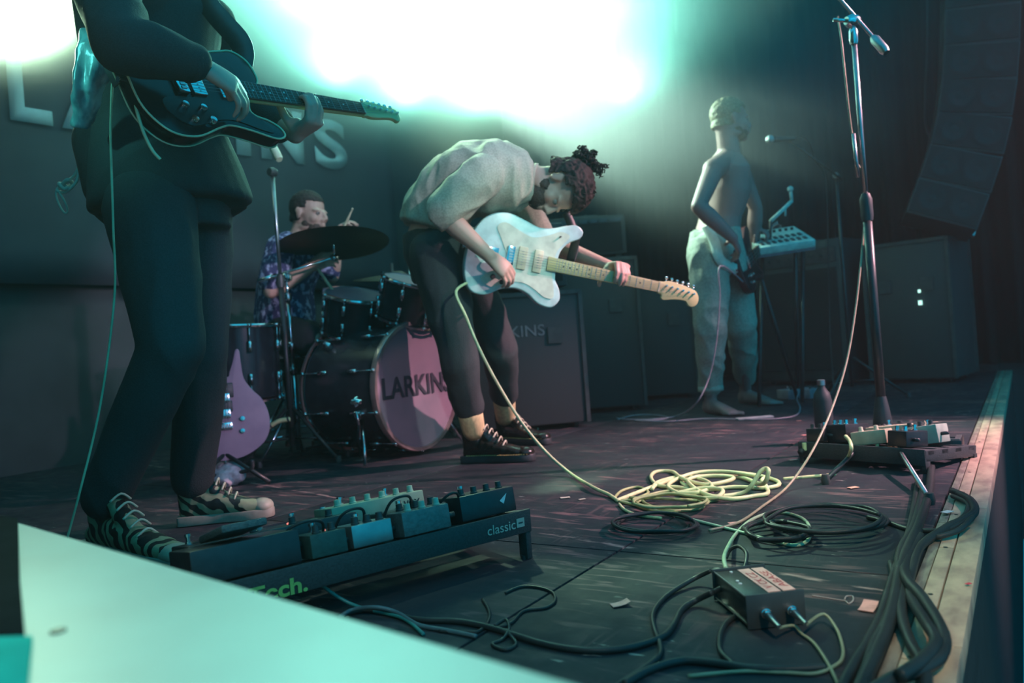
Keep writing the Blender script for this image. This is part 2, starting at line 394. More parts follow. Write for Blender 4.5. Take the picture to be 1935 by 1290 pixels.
bank('haze_bank', 'pale green haze glowing at the left in front of the banner', D(20, 40, 3.75), (1.0, .6, .95), 1.2, 1.6, 7.0)
bank('haze_bank', 'ragged grey-green haze drifting behind the bassist', D(1380, 260, 5.6), (1.6, .8, 1.2), .35, 2.2, 11.0)
# ================================================================ guitars
TELE = [(-.20,0),(-.195,.09),(-.15,.15),(-.08,.158),(0,.125),(.05,.115),(.10,.125),(.15,.135),(.19,.11),(.20,.06),(.185,.03),(.15,.0),(.13,-.035),(.122,-.06),(.135,-.075),(.17,-.085),(.20,-.105),(.205,-.13),(.17,-.142),(.10,-.125),(.04,-.115),(0,-.125),(-.08,-.158),(-.15,-.15),(-.195,-.09)]
JAZZ = [(-.225,-.03),(-.212,.06),(-.165,.135),(-.09,.165),(-.01,.150),(.05,.135),(.11,.145),(.16,.165),(.205,.175),(.235,.155),(.225,.125),(.185,.10),(.158,.065),(.15,.03),(.15,-.03),(.155,-.06),(.178,-.095),(.185,-.135),(.155,-.17),(.10,-.165),(.05,-.135),(.0,-.122),(-.06,-.135),(-.12,-.17),(-.18,-.165),(-.215,-.11)]
BASSB = [(-.20,0),(-.19,.09),(-.14,.15),(-.06,.155),(.01,.12),(.07,.12),(.14,.155),(.20,.17),(.24,.14),(.20,.10),(.16,.06),(.15,.03),(.15,-.03),(.155,-.06),(.19,-.095),(.20,-.13),(.16,-.155),(.09,-.14),(.03,-.125),(-.06,-.16),(-.14,-.16),(-.19,-.10)]
def guitar(name, label, M4, outline, bodym, guardm, neckm, boardm, headm, joint=.15, nut=.60, scale=.648, head='strat', binding=None, knobs=4, dots=True, jazz=False, bass=False, depth=.042):
    g = thing(name, label, 'guitar', mat=M4)
    O = cr([(*p, 0) for p in outline], 5, True)
    bm = bmesh.new(); prism(bm, O, -depth, 0); obj('body', bm, bodym, g, bevel=.006 if binding is None else .002, bseg=3)
    if binding:
        bm = bmesh.new(); sweep(bm, [(p.x*1.004, p.y*1.004, .0) for p in O]+[(O[0].x*1.004, O[0].y*1.004, 0)], .0028, 6, False); obj('binding', bm, binding, g, True)
        bm = bmesh.new(); sweep(bm, [(p.x*1.004, p.y*1.004, -depth) for p in O]+[(O[0].x*1.004, O[0].y*1.004, -depth)], .0022, 6, False); obj('binding', bm, binding, g, True)
    if guardm:
        if jazz: pg = [(-.15,-.11),(-.10,-.135),(-.05,-.105),(.02,-.095),(.07,-.11),(.12,-.135),(.155,-.13),(.150,-.09),(.135,-.04),(.135,.045),(.16,.09),(.18,.125),(.14,.135),(.09,.11),(.03,.09),(-.03,.105),(-.09,.125),(-.12,.10),(-.09,.05),(-.06,-.02),(-.10,-.06)]
        else: pg = [(-.13,-.10),(-.08,-.13),(0,-.105),(.06,-.10),(.13,-.12),(.17,-.125),(.15,-.095),(.115,-.06),(.12,-.02),(.135,.035),(.12,.08),(.08,.09),(.04,.04),(-.02,.045),(-.05,.0),(-.04,-.04),(-.09,-.045),(-.135,-.06)]
        bm = bmesh.new(); prism(bm, cr([(*p, 0) for p in pg], 4, True), .0005, .0028); obj('pickguard', bm, guardm, g)
    nw = .027 if not bass else .030
    # neck
    bm = bmesh.new(); secs = []
    for x in (joint-.035, joint+.02, (joint+nut)/2, nut): 
        hw = nw-(x-joint)/(nut-joint)*.006; secs.append((V((x, 0, -.004)), V((0, hw, 0)), V((0, 0, .013))))
    loft(bm, secs, 16); obj('neck', bm, neckm, g, True)
    bm = bmesh.new(); x0 = joint-.045; a0 = nw+.001; a1 = nw-.006
    prism(bm, [(x0, a0), (nut, a1), (nut, -a1), (x0, -a0)], .006, .0125); obj('fretboard', bm, boardm, g, bevel=.001)
    bm = bmesh.new()
    for n in range(1, 22):
        x = nut-scale*(1-2**(-n/12))
        if x > x0: 
            hw = nw-(x-joint)/(nut-joint)*.006-.001; box(bm, (x, 0, .0128), (.0016, hw*2, .0016))
    tag(obj('fret_wire', bm, STEEL, g), kind='stuff')
    if dots:
        bm = bmesh.new()
        for n in (3, 5, 7, 9, 12, 15, 17, 19):
            x = nut-scale*((1-2**(-n/12))+(1-2**(-(n-1)/12)))/2
            if x > x0:
                for yy in ((0,) if n != 12 else (-.01, .01)): lathe(bm, [(.0032, 0), (.0032, .0006)], (x, yy, .0125), (0, 0, 1), 10)
        tag(obj('inlay_dot', bm, dots if not isinstance(dots, bool) else RUB, g), kind='stuff')
    B('nut', (nut, 0, .010), (.005, a1*2, .008), BONE, g)
    # headstock: curl on the treble side, tuners along the bass side
    if head == 'strat': hs = [(0,.021),(.02,.026),(.05,.034),(.10,.030),(.15,.022),(.178,.012),(.192,-.01),(.19,-.035),(.172,-.052),(.15,-.050),(.137,-.036),(.11,-.034),(.07,-.040),(.035,-.048),(.022,-.042),(.02,-.028),(0,-.021)]
    else: hs = [(0,.021),(.02,.03),(.05,.036),(.10,.030),(.14,.024),(.172,.020),(.178,.0),(.17,-.022),(.155,-.026),(.14,-.018),(.11,-.018),(.06,-.024),(.03,-.025),(.015,-.021),(0,-.021)]
    k = 1.0 if not bass else 1.35
    bm = bmesh.new(); prism(bm, cr([(nut+p[0]*k, p[1], 0) for p in hs], 4, True), -.010, .004); obj('headstock', bm, headm, g, bevel=.002)
    nt_ = 4 if bass else 6
    t0 = None
    for i in range(nt_):
        x = nut+(.035+i*(.13/(nt_-1)))*k; y = .024-i*.002
        p = L('tuning_post', [(.0045, 0), (.0045, .006), (.003, .006), (.003, .011)], (x, y-.012, .004), (0, 0, 1), CHROME, g, 10)
        bm = bmesh.new(); sweep(bm, [(x, y-.002, -.006), (x, y+.016, -.006)], .0025, 8); ell(bm, (x, y+.022, -.006), (.0075, .0065, .0045), None, 10, 6); obj('tuning_peg', bm, CHROME, g, True)
    # strings
    bx = nut-scale
    bm = bmesh.new()
    for i in range(nt_):
        yy = (i-(nt_-1)/2)*(.0105 if not bass else .018)
        y2 = (i-(nt_-1)/2)*(.0072 if not bass else .012)
        sweep(bm, [(bx, yy, .016), (nut, y2, .0145), (nut+(.035+(nt_-1-i)*(.13/(nt_-1)))*k, .012-.002*(nt_-1-i), .010)], .0006, 4)
    tag(obj('guitar_string', bm, STEEL, g), kind='stuff')
    B('bridge', (bx, 0, .008), (.03, .075, .014), CHROME, g, bevel=.002)
    for i in range(nt_): B('saddle', (bx, (i-(nt_-1)/2)*(.0105 if not bass else .018), .0155), (.014, .007, .004), STEEL, g)
    pm = guardm if jazz else CHROME
    for x in ((joint-.085), (bx+.05)):
        if jazz: B('pickup', (x, 0, .0055), (.036, .09, .010), BONE, g, bevel=.003)
        else: B('pickup', (x, 0, .0055), (.040, .07, .010), CHROME if not bass else BLACK, g, bevel=.003)
        for i in range(nt_): L('pole_piece', [(.0024, 0), (.0024, .001)], (x, (i-(nt_-1)/2)*(.0105 if not bass else .017), .0104), (0, 0, 1), STEEL, g, 8)
    kp = [(-.085,-.075),(-.035,-.078),(-.075,-.115),(-.022,-.112)] if not jazz else [(-.105,-.095),(-.065,-.108)]
    for (x, y) in kp[:knobs]: L('knob', [(.010, 0), (.010, .010), (.009, .013), (.0, .0135)], (x, y, .002), (0, 0, 1), (CHROME if not jazz else BLACK), g, 16)
    if jazz:
        bm = bmesh.new(); box(bm, (-.135, 0, .004), (.075, .040, .006)); obj('vibrato_plate', bm, CHROME, g, bevel=.003)
        bm = bmesh.new(); sweep(bm, cr([(-.125, -.01, .008), (-.115, -.015, .022), (-.08, -.03, .024), (-.03, -.055, .02)], 5), .0026, 8); obj('vibrato_arm', bm, CHROME, g, True)
        L('switch_tip', [(.004, 0), (.003, .010), (.0, .011)], (.14, .115, .004), (0, 0, 1), BLACK, g, 10)
    for x in (outline[0][0]-.004,): L('strap_button', [(.004, 0), (.004, .008), (.008, .012), (.008, .014)], (x+.004, 0, -depth/2), (-1, 0, 0), CHROME, g, 12)
    return g
def gmat(pbridge, pnut, normal_hint, scale=.648, nut=.60):
    """frame with +x from bridge point to nut point"""
    x = (pnut-pbridge).normalized(); z = V(normal_hint); z = (z-x*z.dot(x)).normalized(); y = z.cross(x)
    Mx = Matrix.Identity(4)
    for i in range(3): Mx[i][0], Mx[i][1], Mx[i][2] = x[i], y[i], z[i]
    c = pnut-x*nut
    Mx[0][3], Mx[1][3], Mx[2][3] = c
    return Mx
def strap(name, pts, width, m, parent, nrm):
    """band along world points, width vector perpendicular to nrm"""
    P = cr(pts, 6); bm = bmesh.new(); prev = None; nrm = V(nrm)
    inv = parent.matrix_world.inverted() if parent else Matrix.Identity(4)
    for i, p in enumerate(P):
        t = (P[min(i+1, len(P)-1)]-P[max(i-1, 0)]).normalized(); wv = t.cross(nrm).normalized()*width/2; th = nrm.normalized()*.0015
        q = [bm.verts.new(inv @ (p+a)) for a in (wv+th, -wv+th, -wv-th, wv-th)]
        if prev:
            for k in range(4): bm.faces.new((prev[k], prev[(k+1) % 4], q[(k+1) % 4], q[k]))
        prev = q
    return obj(name, bm, m, parent, True)
MBLK = mat('gloss_black', (.012, .012, .014), .2)
PGB = mat('black_guard', (.02, .02, .022), .35)
ROSE = mat('rosewood', (.07, .04, .03), .5, col2=(.11, .065, .05), scale=30, stretch=(.2, 3, 3))
MAPLE = mat('aged_maple', (.66, .62, .30), .4, col2=(.56, .52, .24), scale=14, stretch=(.2, 3, 3))
OLYM = mat('aged_white_gloss', (.62, .82, .80), .28)
PGW = mat('mint_guard', (.74, .80, .66), .4)
DRED = mat('dark_red_gloss', (.10, .025, .03), .3)
MAUVE = mat('mauve_paint', (.42, .27, .36), .5, col2=(.34, .22, .31), scale=7)
BIND = mat('cream_binding', (.78, .70, .44), .5)
BWD = V((0, 0, CAMH))
# dark single-cutaway guitar of the left player
def cu(name, pts, r, m, parent=None, sub=8, seg=8): return T(name, cr(pts, sub), r, m, parent, seg)
nutL = D(682, 206, 2.50); brL = D(380, 160, 2.02)
ML = gmat(brL, nutL, -FW*.55 + R_0*.55 + UPZ*.12, nut=.578)
hn_ = BWD-brL; hn_.z = 0; hn_ = hn_.normalized()+V((.5, 0, .50))
ML = gmat(brL, nutL, hn_, nut=.578)
g1 = guitar('electric_guitar', 'dark single-cutaway electric guitar with cream binding held by the left player', ML, TELE, MBLK, PGB, MAPLE, ROSE, MAPLE, joint=.15, nut=.578, head='tele', binding=BIND, knobs=4, dots=WHITE)
# pale offset guitar of the bent-over player
nutM = D(1243, 540, 3.30); brM = D(950, 478, 3.12)
MM = gmat(brM, nutM, (BWD-D(1000, 490, 3.2)).normalized()+UPZ*.12, nut=.598)
g2 = guitar('electric_guitar', 'pale offset-body electric guitar with maple neck slung on the bent-over player', MM, JAZZ, OLYM, PGW, MAPLE, MAPLE, MAPLE, joint=.15, nut=.598, head='strat', knobs=2, jazz=True)
# bass of the far player, neck pointing away
brB = D(1405, 500, 4.42); nutB = D(1462, 440, 5.15)
MB_ = gmat(brB, nutB, (BWD-D(1400, 480, 4.5)).normalized()+V((1.2, 0, .1)), nut=.75)
g3 = guitar('bass_guitar', 'dark bass guitar held low in the shadow by the shirtless player', MB_, BASSB, DRED, PGB, ROSE, ROSE, DRED, joint=.15, nut=.75, scale=.80, head='tele', knobs=3, bass=True)
# mauve guitar on a stand behind the left player's leg
c0 = D(420, 785, 3.25)
zz = (BWD-c0); zz.z = .25; zz.normalize(); yy = V((0, 0, 1)); yy = (yy-zz*yy.dot(zz)).normalized()
xx = yy.cross(zz)
MS = Matrix.Identity(4)
for i in range(3): MS[i][0], MS[i][1], MS[i][2] = yy[i], -xx[i], zz[i]
MS[0][3], MS[1][3], MS[2][3] = c0 + yy*.02
SG = [(-.20,0),(-.185,.09),(-.13,.165),(-.05,.185),(.03,.165),(.08,.125),(.13,.095),(.20,.088),(.245,.085),(.25,.07),(.20,.055),(.16,.04),(.14,.03),(.14,-.03),(.16,-.04),(.20,-.055),(.25,-.07),(.245,-.085),(.20,-.088),(.13,-.095),(.08,-.125),(.03,-.165),(-.05,-.185),(-.13,-.165),(-.185,-.09)]
SG = [(x*1.0, y) for x, y in SG]
g4 = guitar('electric_guitar', 'mauve double-horned guitar standing upright behind the left player\'s leg', MS, SG, MAUVE, None, MAUVE, ROSE, MAUVE, joint=.14, nut=.56, scale=.62, head='tele', knobs=2, dots=WHITE)
for nm_, cx, sz in (('pickup_cover', .085, (.06, .10, .008)), ('pickup_cover', .02, (.045, .085, .008))): B(nm_, (cx, 0, .006), sz, BLACK, g4, bevel=.004)
fb = V((c0.x, c0.y, 0))
gs = thing('guitar_stand', 'low black tubular stand under the mauve guitar', 'stand', fb)
hd = V((zz.x, zz.y, 0)).normalized(); sd = V((-hd.y, hd.x, 0))
T('leg', [(0, 0, .13), tuple(hd*.12+sd*.16+V((0, 0, .01)))], .009, BLACKM, gs); T('leg', [(0, 0, .13), tuple(hd*.12-sd*.16+V((0, 0, .01)))], .009, BLACKM, gs)
T('leg', [tuple(-hd*.07+V((0, 0, .55))), tuple(-hd*.20+V((0, 0, .01)))], .009, BLACKM, gs)
T('post', [(0, 0, .12), tuple(-hd*.09+V((0, 0, .66)))], .010, BLACKM, gs)
zb = c0.z-.2
T('cradle', cr([tuple(hd*.09+sd*.10+V((0, 0, zb+.02))), tuple(hd*.07+sd*.09+V((0, 0, zb-.02))), (0, 0, zb-.035), tuple(hd*.07-sd*.09+V((0, 0, zb-.02))), tuple(hd*.09-sd*.10+V((0, 0, zb+.02)))], 5), .008, RUB, gs)
# ================================================================ people
def frame(f, u):
    f = V(f).normalized(); u = V(u); u = (u-f*u.dot(f)).normalized(); s = f.cross(u)      # s = the figure's right
    m = Matrix((s, f, u)).transposed(); return m
def add_head(bm, c, R, k=1.0):
    P = lambda x, y, z: V(c) + R @ (V((x, y, z))*k)
    E_ = lambda x, y, z, a, b, d, u=18, v=12: ell(bm, P(x, y, z), (a*k, b*k, d*k), R, u, v)
    E_(0, -.012, .032, .076, .094, .084); E_(0, .028, -.02, .062, .062, .085); E_(0, .038, -.068, .048, .048, .042)
    E_(0, .070, -.092, .022, .022, .020); E_(0, -.02, -.04, .060, .07, .06)
    for s in (-1, 1):
        E_(s*.033, .068, .012, .026, .020, .010); E_(s*.040, .058, -.030, .022, .024, .024)
        E_(s*.079, -.008, -.008, .008, .018, .030); E_(s*.083, -.016, .006, .006, .014, .018)
        E_(s*.012, .098, -.038, .009, .010, .008); E_(s*.050, .005, -.075, .014, .035, .018)
    sweep(bm, [P(0, .084, .012), P(0, .100, -.010), P(0, .112, -.034)], [.008*k, .010*k, .012*k], 10)
    E_(0, .094, -.058, .021, .010, .005); E_(0, .092, -.067, .018, .010, .006)
def eyes(c, R, parent, k=1.0):
    for s in (-1, 1):
        p = V(c)+R @ (V((s*.031, .0745, -.002))*k)
        bm = bmesh.new(); ell(bm, p, (.0125*k,)*3, R, 12, 8); e = obj('eye', bm, EYE, parent, True)
        bm = bmesh.new(); ell(bm, p+R @ V((0, .0095*k, 0)), (.006*k, .004*k, .006*k), R, 10, 6); obj('iris', bm, EYED, e, True)
def hair_cap(name, c, R, m, parent, k=1.0, t=.010, low=-.06, amp=.006, voxel=.006, front=.062):
    bm = bmesh.new()
    ell(bm, V(c)+R @ (V((0, -.016, .036))*k), ((.078+t)*k, (.094+t)*k, (.086+t)*k), R, 28, 20)
    ell(bm, V(c)+R @ (V((0, -.045, -.025))*k), ((.064+t)*k, (.058+t)*k, (.065+t)*k), R, 20, 14)
    Ri = R.inverted()
    o = fuse(name, bm, m, parent, voxel, 2, (amp, 55, (1, 1, 1)))
    b2 = bmesh.new(); b2.from_mesh(o.data); kill = []
    for v in b2.verts:
        q = (Ri @ (v.co-V(c)))/k
        line = (.060 if q.y > 0 else .060+q.y*1.6)
        if q.y > front-.07 and q.z < line and q.y > -.06 and not (q.y < .03 and q.z > .02): kill.append(v)
        elif q.z < low: kill.append(v)
    bmesh.ops.delete(b2, geom=kill, context='VERTS'); b2.to_mesh(o.data); b2.free()
    o.modifiers.new('s', 'SOLIDIFY').thickness = .003; return o
def add_hand(bm, w, ax, ac, n, curls=(35, 75, 110), k=1.0, thumb=(.6, .5, .5), spread=.10, each=None):
    """w wrist, ax wrist->knuckles, ac towards the index side, n = curl direction (palm side)"""
    w, ax = V(w), V(ax).normalized(); n = V(n); n = (n-ax*n.dot(ax)).normalized(); a = ax.cross(n); ac = a if a.dot(V(ac)) > 0 else -a
    sec = []
    for t, hw, hd in ((-.012, .026, .019), (.02, .032, .018), (.055, .040, .016), (.088, .041, .013)):
        sec.append((w+ax*t*k, ac*hw*k, n*hd*k))
    loft(bm, sec, 16, 2.6)
    ell(bm, w+ax*.035*k+ac*.022*k+n*.012*k, (.02*k, .02*k, .02*k), None, 12, 8)
    for i in range(4):
        off = (.030, .010, -.010, -.029)[i]; ln = (.95, 1.05, 1.0, .80)[i]*k; r0 = (.0098, .010, .0095, .0085)[i]*k
        p = w+ax*(.085-(.0, -.004, .0, .008)[i])*k+ac*off*k; pts = [p-ax*.02*k, p]; rs = [r0, r0*1.05]
        d0 = (ax+ac*spread*(1.5-i)*.6).normalized()
        for j, l_ in enumerate((.044, .027, .022)):
            c_ = (curls[j]+ (each[i] if each else 0)); th = math.radians(c_)
            d_ = d0*math.cos(th)+n*math.sin(th); p = p+d_*l_*ln; pts.append(p); rs.append(r0*(.92, .84, .72)[j])
        chain(bm, pts, rs)
    b = w+ax*.022*k+ac*.028*k+n*.008*k
    t1 = (ax*thumb[0]+ac*thumb[1]+n*thumb[2]).normalized(); t2 = (t1+n*.35+ax*.2).normalized(); t3 = (t2+n*.3-ac*.15).normalized()
    chain(bm, [b, b+t1*.042*k, b+t1*.042*k+t2*.032*k, b+t1*.042*k+t2*.032*k+t3*.024*k], [.015*k, .0125*k, .011*k, .009*k])
def torso(bm, pts, sides, ws, ds, seg=28, p=2.4):
    P = [V(q) for q in pts]; sec = []; n = len(P)
    for i, q in enumerate(P):
        t = (P[min(i+1, n-1)]-P[max(i-1, 0)]).normalized()
        f = i/(n-1); s = (V(sides[0])*(1-f)+V(sides[1])*f); s = (s-t*s.dot(t)).normalized(); y = s.cross(t).normalized()
        sec.append((q, s*ws[i], y*ds[i]))
    loft(bm, sec, seg, p)
def arm(bm, s, e, w, k=1.0, add=0.0, upto=1.0):
    s, e, w = V(s), V(e), V(w)
    chain(bm, [s, s.lerp(e, .45), e], [.052*k+add, .046*k+add, .038*k+add])
    if upto > 0:
        w2 = e.lerp(w, upto); chain(bm, [e, e.lerp(w, .3*upto), w2], [.038*k+add, .043*k+add, (.027+.012*(1-upto))*k+add])
def leg(bm, h, kn, a, k=1.0, add=0.0):
    h, kn, a = V(h), V(kn), V(a)
    chain(bm, [h, h.lerp(kn, .45), kn], [.086*k+add, .074*k+add, .054*k+add]); chain(bm, [kn, kn.lerp(a, .35), a], [.053*k+add, .054*k+add, .036*k+add])
def add_foot(bm, heel, toe, k=1.0):
    h, t = V(heel), V(toe); d = (t-h).normalized(); L_ = (t-h).length; s = d.cross(UPZ)
    loft(bm, [(h+UPZ*.04, s*.026, UPZ*.038), (h+d*L_*.25+UPZ*.045, s*.032, UPZ*.044), (h+d*L_*.5+UPZ*.035, s*.036, UPZ*.033), (h+d*L_*.75+UPZ*.022, s*.044, UPZ*.020), (h+d*L_*.92+UPZ*.016, s*.036, UPZ*.014)], 18)
    chain(bm, [h+d*.045+UPZ*.05, h+d*.055+UPZ*.11], [.036, .036])
    for i in range(5):
        o_ = (-.034+.017*i); q = h+d*L_*(.90-.03*abs(i))+s*o_+UPZ*.012
        chain(bm, [q-d*.02, q+d*.028], [.011 if i else .015, .009 if i else .013])
CLB = mat('black_cloth', (.030, .038, .042), .85, scale=300, bump=.3)
CLB2 = mat('black_denim', (.038, .048, .052), .8, scale=240, bump=.3)
# ---- player 1, left, cut by the top of the frame
p1 = thing('person', 'standing guitarist in black jacket and trousers, cut off above the chest by the frame top', 'person', (-2.2, 1.35, 0))
P1 = Matrix.Translation(V((2.2, -1.35, 0)))
def loc(o, pr): o.matrix_parent_inverse = pr.matrix_world.inverted() if False else Matrix.Translation(-pr.location); return o
hipN, hipF = D(285, 395, 2.18), D(365, 385, 2.45)
kN, kF = D(325, 655, 2.12), D(378, 665, 2.42)
heelN, toeN = G(172, 1035), G(368, 1078)
heelF, toeF = G(338, 992), G(520, 972)
aN = heelN.lerp(toeN, .20)+UPZ*.11; aF = heelF.lerp(toeF, .18)+UPZ*.10
pel = (hipN+hipF)/2+UPZ*.08
sh = V((0.02, 1, 0)).normalized()
spine = [pel-UPZ*.10, pel, pel+V((-.02, -.01, .17)), pel+V((-.02, -.02, .34)), pel+V((-.02, -.02, .50)), pel+V((-.0, -.02, .58))]
chest = spine[4]
shN, shF = D(190, -60, 2.04), spine[4]+V((.02, .19, .02))
elN, elF = D(232, 88, 1.76), D(405, 150, 2.66)
wrN = D(378, 120, 1.90)
nk1 = ML @ V((.355, 0, .0))                                   # where the fretting hand sits
mx3 = ML.to_3x3(); gx, gy, gz = mx3.col[0], mx3.col[1], mx3.col[2]
wrF = nk1 - gy*.055 - gz*.085 - gx*.01
hd1 = spine[5]+V((.05, 0, .17)); R1 = frame((.9, -.1, -.55), (.4, 0, 1))
bm = bmesh.new()
torso(bm, spine, (sh, sh), [.15, .165, .14, .16, .185, .10], [.11, .12, .10, .115, .12, .09])
cap(bm, spine[5], hd1-R1 @ V((0, .02, .06)), .062, .055); add_head(bm, hd1, R1)
arm(bm, shN, elN, wrN); arm(bm, shF, elF, wrF)
add_hand(bm, wrN, (gx*.75-gy*.55+gz*.05), gx*.3+gy, -gz-gy*.3, (30, 62, 95), 1.03, (.9, .25, .35))
add_hand(bm, wrF, (gz*.95-gy*.12+gx*.05), -gx, gy, (55, 95, 150), 1.0, (.1, .55, .9), .12)
leg(bm, hipN, kN, aN, .95, -.012); leg(bm, hipF, kF, aF, .95, -.012)
loc(fuse('body', bm, SKIN, p1, .006, 3), p1); eyes(hd1, R1, p1)
for ch in p1.children:
    if ch.name.startswith('eye'): loc(ch, p1)
loc(hair_cap('hair', hd1, R1, HAIR, p1), p1)
bm = bmesh.new()
torso(bm, [pel-UPZ*.14, pel+UPZ*.04], (sh, sh), [.17, .165], [.115, .12])
for h, k_, a in ((hipN, kN, aN), (hipF, kF, aF)):
    a2 = a+UPZ*.045
    chain(bm, [h, h.lerp(k_, .4), k_], [.118, .104, .082]); chain(bm, [k_, k_.lerp(a2, .4), a2], [.080, .074, .062])
loc(fuse('trousers', bm, CLB2, p1, .009, 6, (.007, 7, (1, 1, .6))), p1)
bm = bmesh.new()
torso(bm, [pel-UPZ*.08, pel+V((-.01, 0, .02)), spine[2], spine[3], spine[4]+UPZ*.0, spine[5]-UPZ*.01], (sh, sh), [.215, .20, .175, .18, .20, .11], [.19, .17, .135, .14, .15, .10])
chain(bm, [D(215, 225, 2.3), D(190, 270, 2.32), D(225, 385, 2.3)], [.05, .075, .07]); chain(bm, [spine[4], shN], [.13, .07]); arm(bm, shN, elN, wrN, 1, .022, .90); arm(bm, shF, elF, wrF, 1, .022, .80)
loc(fuse('jacket', bm, CLB, p1, .009, 5, (.012, 6, (1, 1, .5))), p1)
bm = bmesh.new(); c_ = wrN.lerp(elN, .08); sweep(bm, [c_, wrN.lerp(elN, .16)], [.046, .049], 16)
loc(obj('cuff', bm, CLB, p1, True), p1)
TAIL = mat('satin_tail', (.35, .62, .60), .28, col2=(.10, .25, .27), scale=26, stretch=(1, 1, .5), bump=.9)
bm = bmesh.new(); tl = [D(172, 55, 2.06), D(180, 110, 2.05), D(166, 170, 2.05), D(152, 236, 2.08)]
torso(bm, tl, (R_0, R_0), [.020, .042, .030, .020], [.02, .03, .03, .02], 16); loc(fuse('shirt_tail', bm, TAIL, p1, .005, 2, (.008, 22, (1, 1, .4))), p1)
bm = bmesh.new(); tl = [D(186, 45, 2.0), D(204, 90, 1.98), D(214, 140, 1.98)]
torso(bm, tl, (R_0, R_0), [.03, .022, .006], [.006, .006, .004], 12); loc(fuse('shirt_panel', bm, mat('blue_grey_cloth', (.16, .26, .30), .7), p1, .005, 2), p1)
# zebra high-tops
ZEB = bpy.data.materials.new('zebra_canvas'); ZEB.use_nodes = True; nt = ZEB.node_tree
wv = nt.nodes.new('ShaderNodeTexWave'); wv.inputs['Scale'].default_value = 9; wv.inputs['Distortion'].default_value = 7; wv.inputs['Detail'].default_value = 2; wv.inputs['Detail Scale'].default_value = 1.6
tc = nt.nodes.new('ShaderNodeTexCoord'); mp = nt.nodes.new('ShaderNodeMapping'); mp.inputs['Rotation'].default_value = (.5, .6, .35)
nt.links.new(tc.outputs['Object'], mp.inputs[0]); nt.links.new(mp.outputs[0], wv.inputs[0])
rp = nt.nodes.new('ShaderNodeValToRGB'); rp.color_ramp.interpolation = 'CONSTANT'; e = rp.color_ramp.elements
e[0].color = (.012, .012, .012, 1); e[1].position = .5; e[1].color = (.30, .34, .20, 1)
nt.links.new(wv.outputs[0], rp.inputs[0]); nt.links.new(rp.outputs[0], nt.nodes['Principled BSDF'].inputs[0])
def shoe(heel, toe, ank, parent, upper, sole, toem, high=.15, wide=.045, lace=True, tag_=''):
    h, t = V(heel), V(toe); d = (t-h); d.z = 0; L_ = d.length; d.normalize(); s = d.cross(UPZ)
    outl = [(0, .026), (.05, .033), (.2, .034), (.4, .033), (.6, .042), (.75, .047), (.88, .042), (.97, .026), (1, 0)]
    outl = [(0, 0)]+outl+[(a, -b) for a, b in outl[-2::-1]]
    bm = bmesh.new(); O = cr([(*q, 0) for q in outl[1:]], 3, True)
    M3 = [d, s, UPZ]
    lo = [bm.verts.new(h+d*p.x*L_+s*p.y+UPZ*.002) for p in O]; hi = [bm.verts.new(h+d*p.x*L_*1.0+s*p.y+UPZ*.032) for p in O]
    n = len(O)
    for i in range(n): bm.faces.new((lo[i], lo[(i+1) % n], hi[(i+1) % n], hi[i]))
    bm.faces.new(lo[::-1]); bm.faces.new(hi)
    so = loc(obj('sole', bm, sole, parent, bevel=.004), parent)
    bm = bmesh.new()
    top = V(ank)+UPZ*.02
    loft(bm, [(h+d*L_*.14+UPZ*.035, s*.030, d*.035), (h+d*L_*.16+UPZ*.08, s*.033, d*.042), (h+d*L_*.18+UPZ*high, s*.044, d*.052)], 20)
    loft(bm, [(h+d*L_*.05+UPZ*.045, s*.026, UPZ*.028), (h+d*L_*.3+UPZ*.06, s*.035, UPZ*.045), (h+d*L_*.5+UPZ*.052, s*.038, UPZ*.036), (h+d*L_*.7+UPZ*.042, s*.043, UPZ*.026), (h+d*L_*.88+UPZ*.036, s*.038, UPZ*.018), (h+d*L_*.95+UPZ*.033, s*.024, UPZ*.010)], 20)
    chain(bm, [h+d*L_*.26+UPZ*(high-.02), h+d*L_*.5+UPZ*.062], [.026, .024])
    up = loc(fuse('shoe_upper', bm, upper, parent, .004, 3, (.0015, 25, (1, 1, 1))), parent)
    bm = bmesh.new(); ell(bm, h+d*L_*.87+UPZ*.036, (.043, L_*.125, .026), frame(d, UPZ), 20, 10); loc(obj('toe_cap', bm, toem, parent, True), parent)
    if lace:
        bm = bmesh.new()
        for i in range(6):
            f = i/5; c = h+d*L_*(.30+.30*f)+UPZ*(high+.008-(high-.072)*f)
            sweep(bm, cr([c-s*.028-UPZ*.012, c+UPZ*.008+d*.006, c+s*.028-UPZ*.010], 4), .0035, 6)
        loc(tag(obj('lace', bm, BONE, parent, True), kind='stuff'), parent)
    return up
SOLE = mat('sole_rubber', (.40, .38, .30), .6, scale=30, bump=.2)
TOEC = mat('toe_rubber', (.50, .48, .36), .5)
# shoes are worn: parts of the person, one pair
shoe(heelN, toeN, aN, p1, ZEB, SOLE, TOEC, .175); shoe(heelF, toeF, aF, p1, ZEB, SOLE, TOEC, .155)
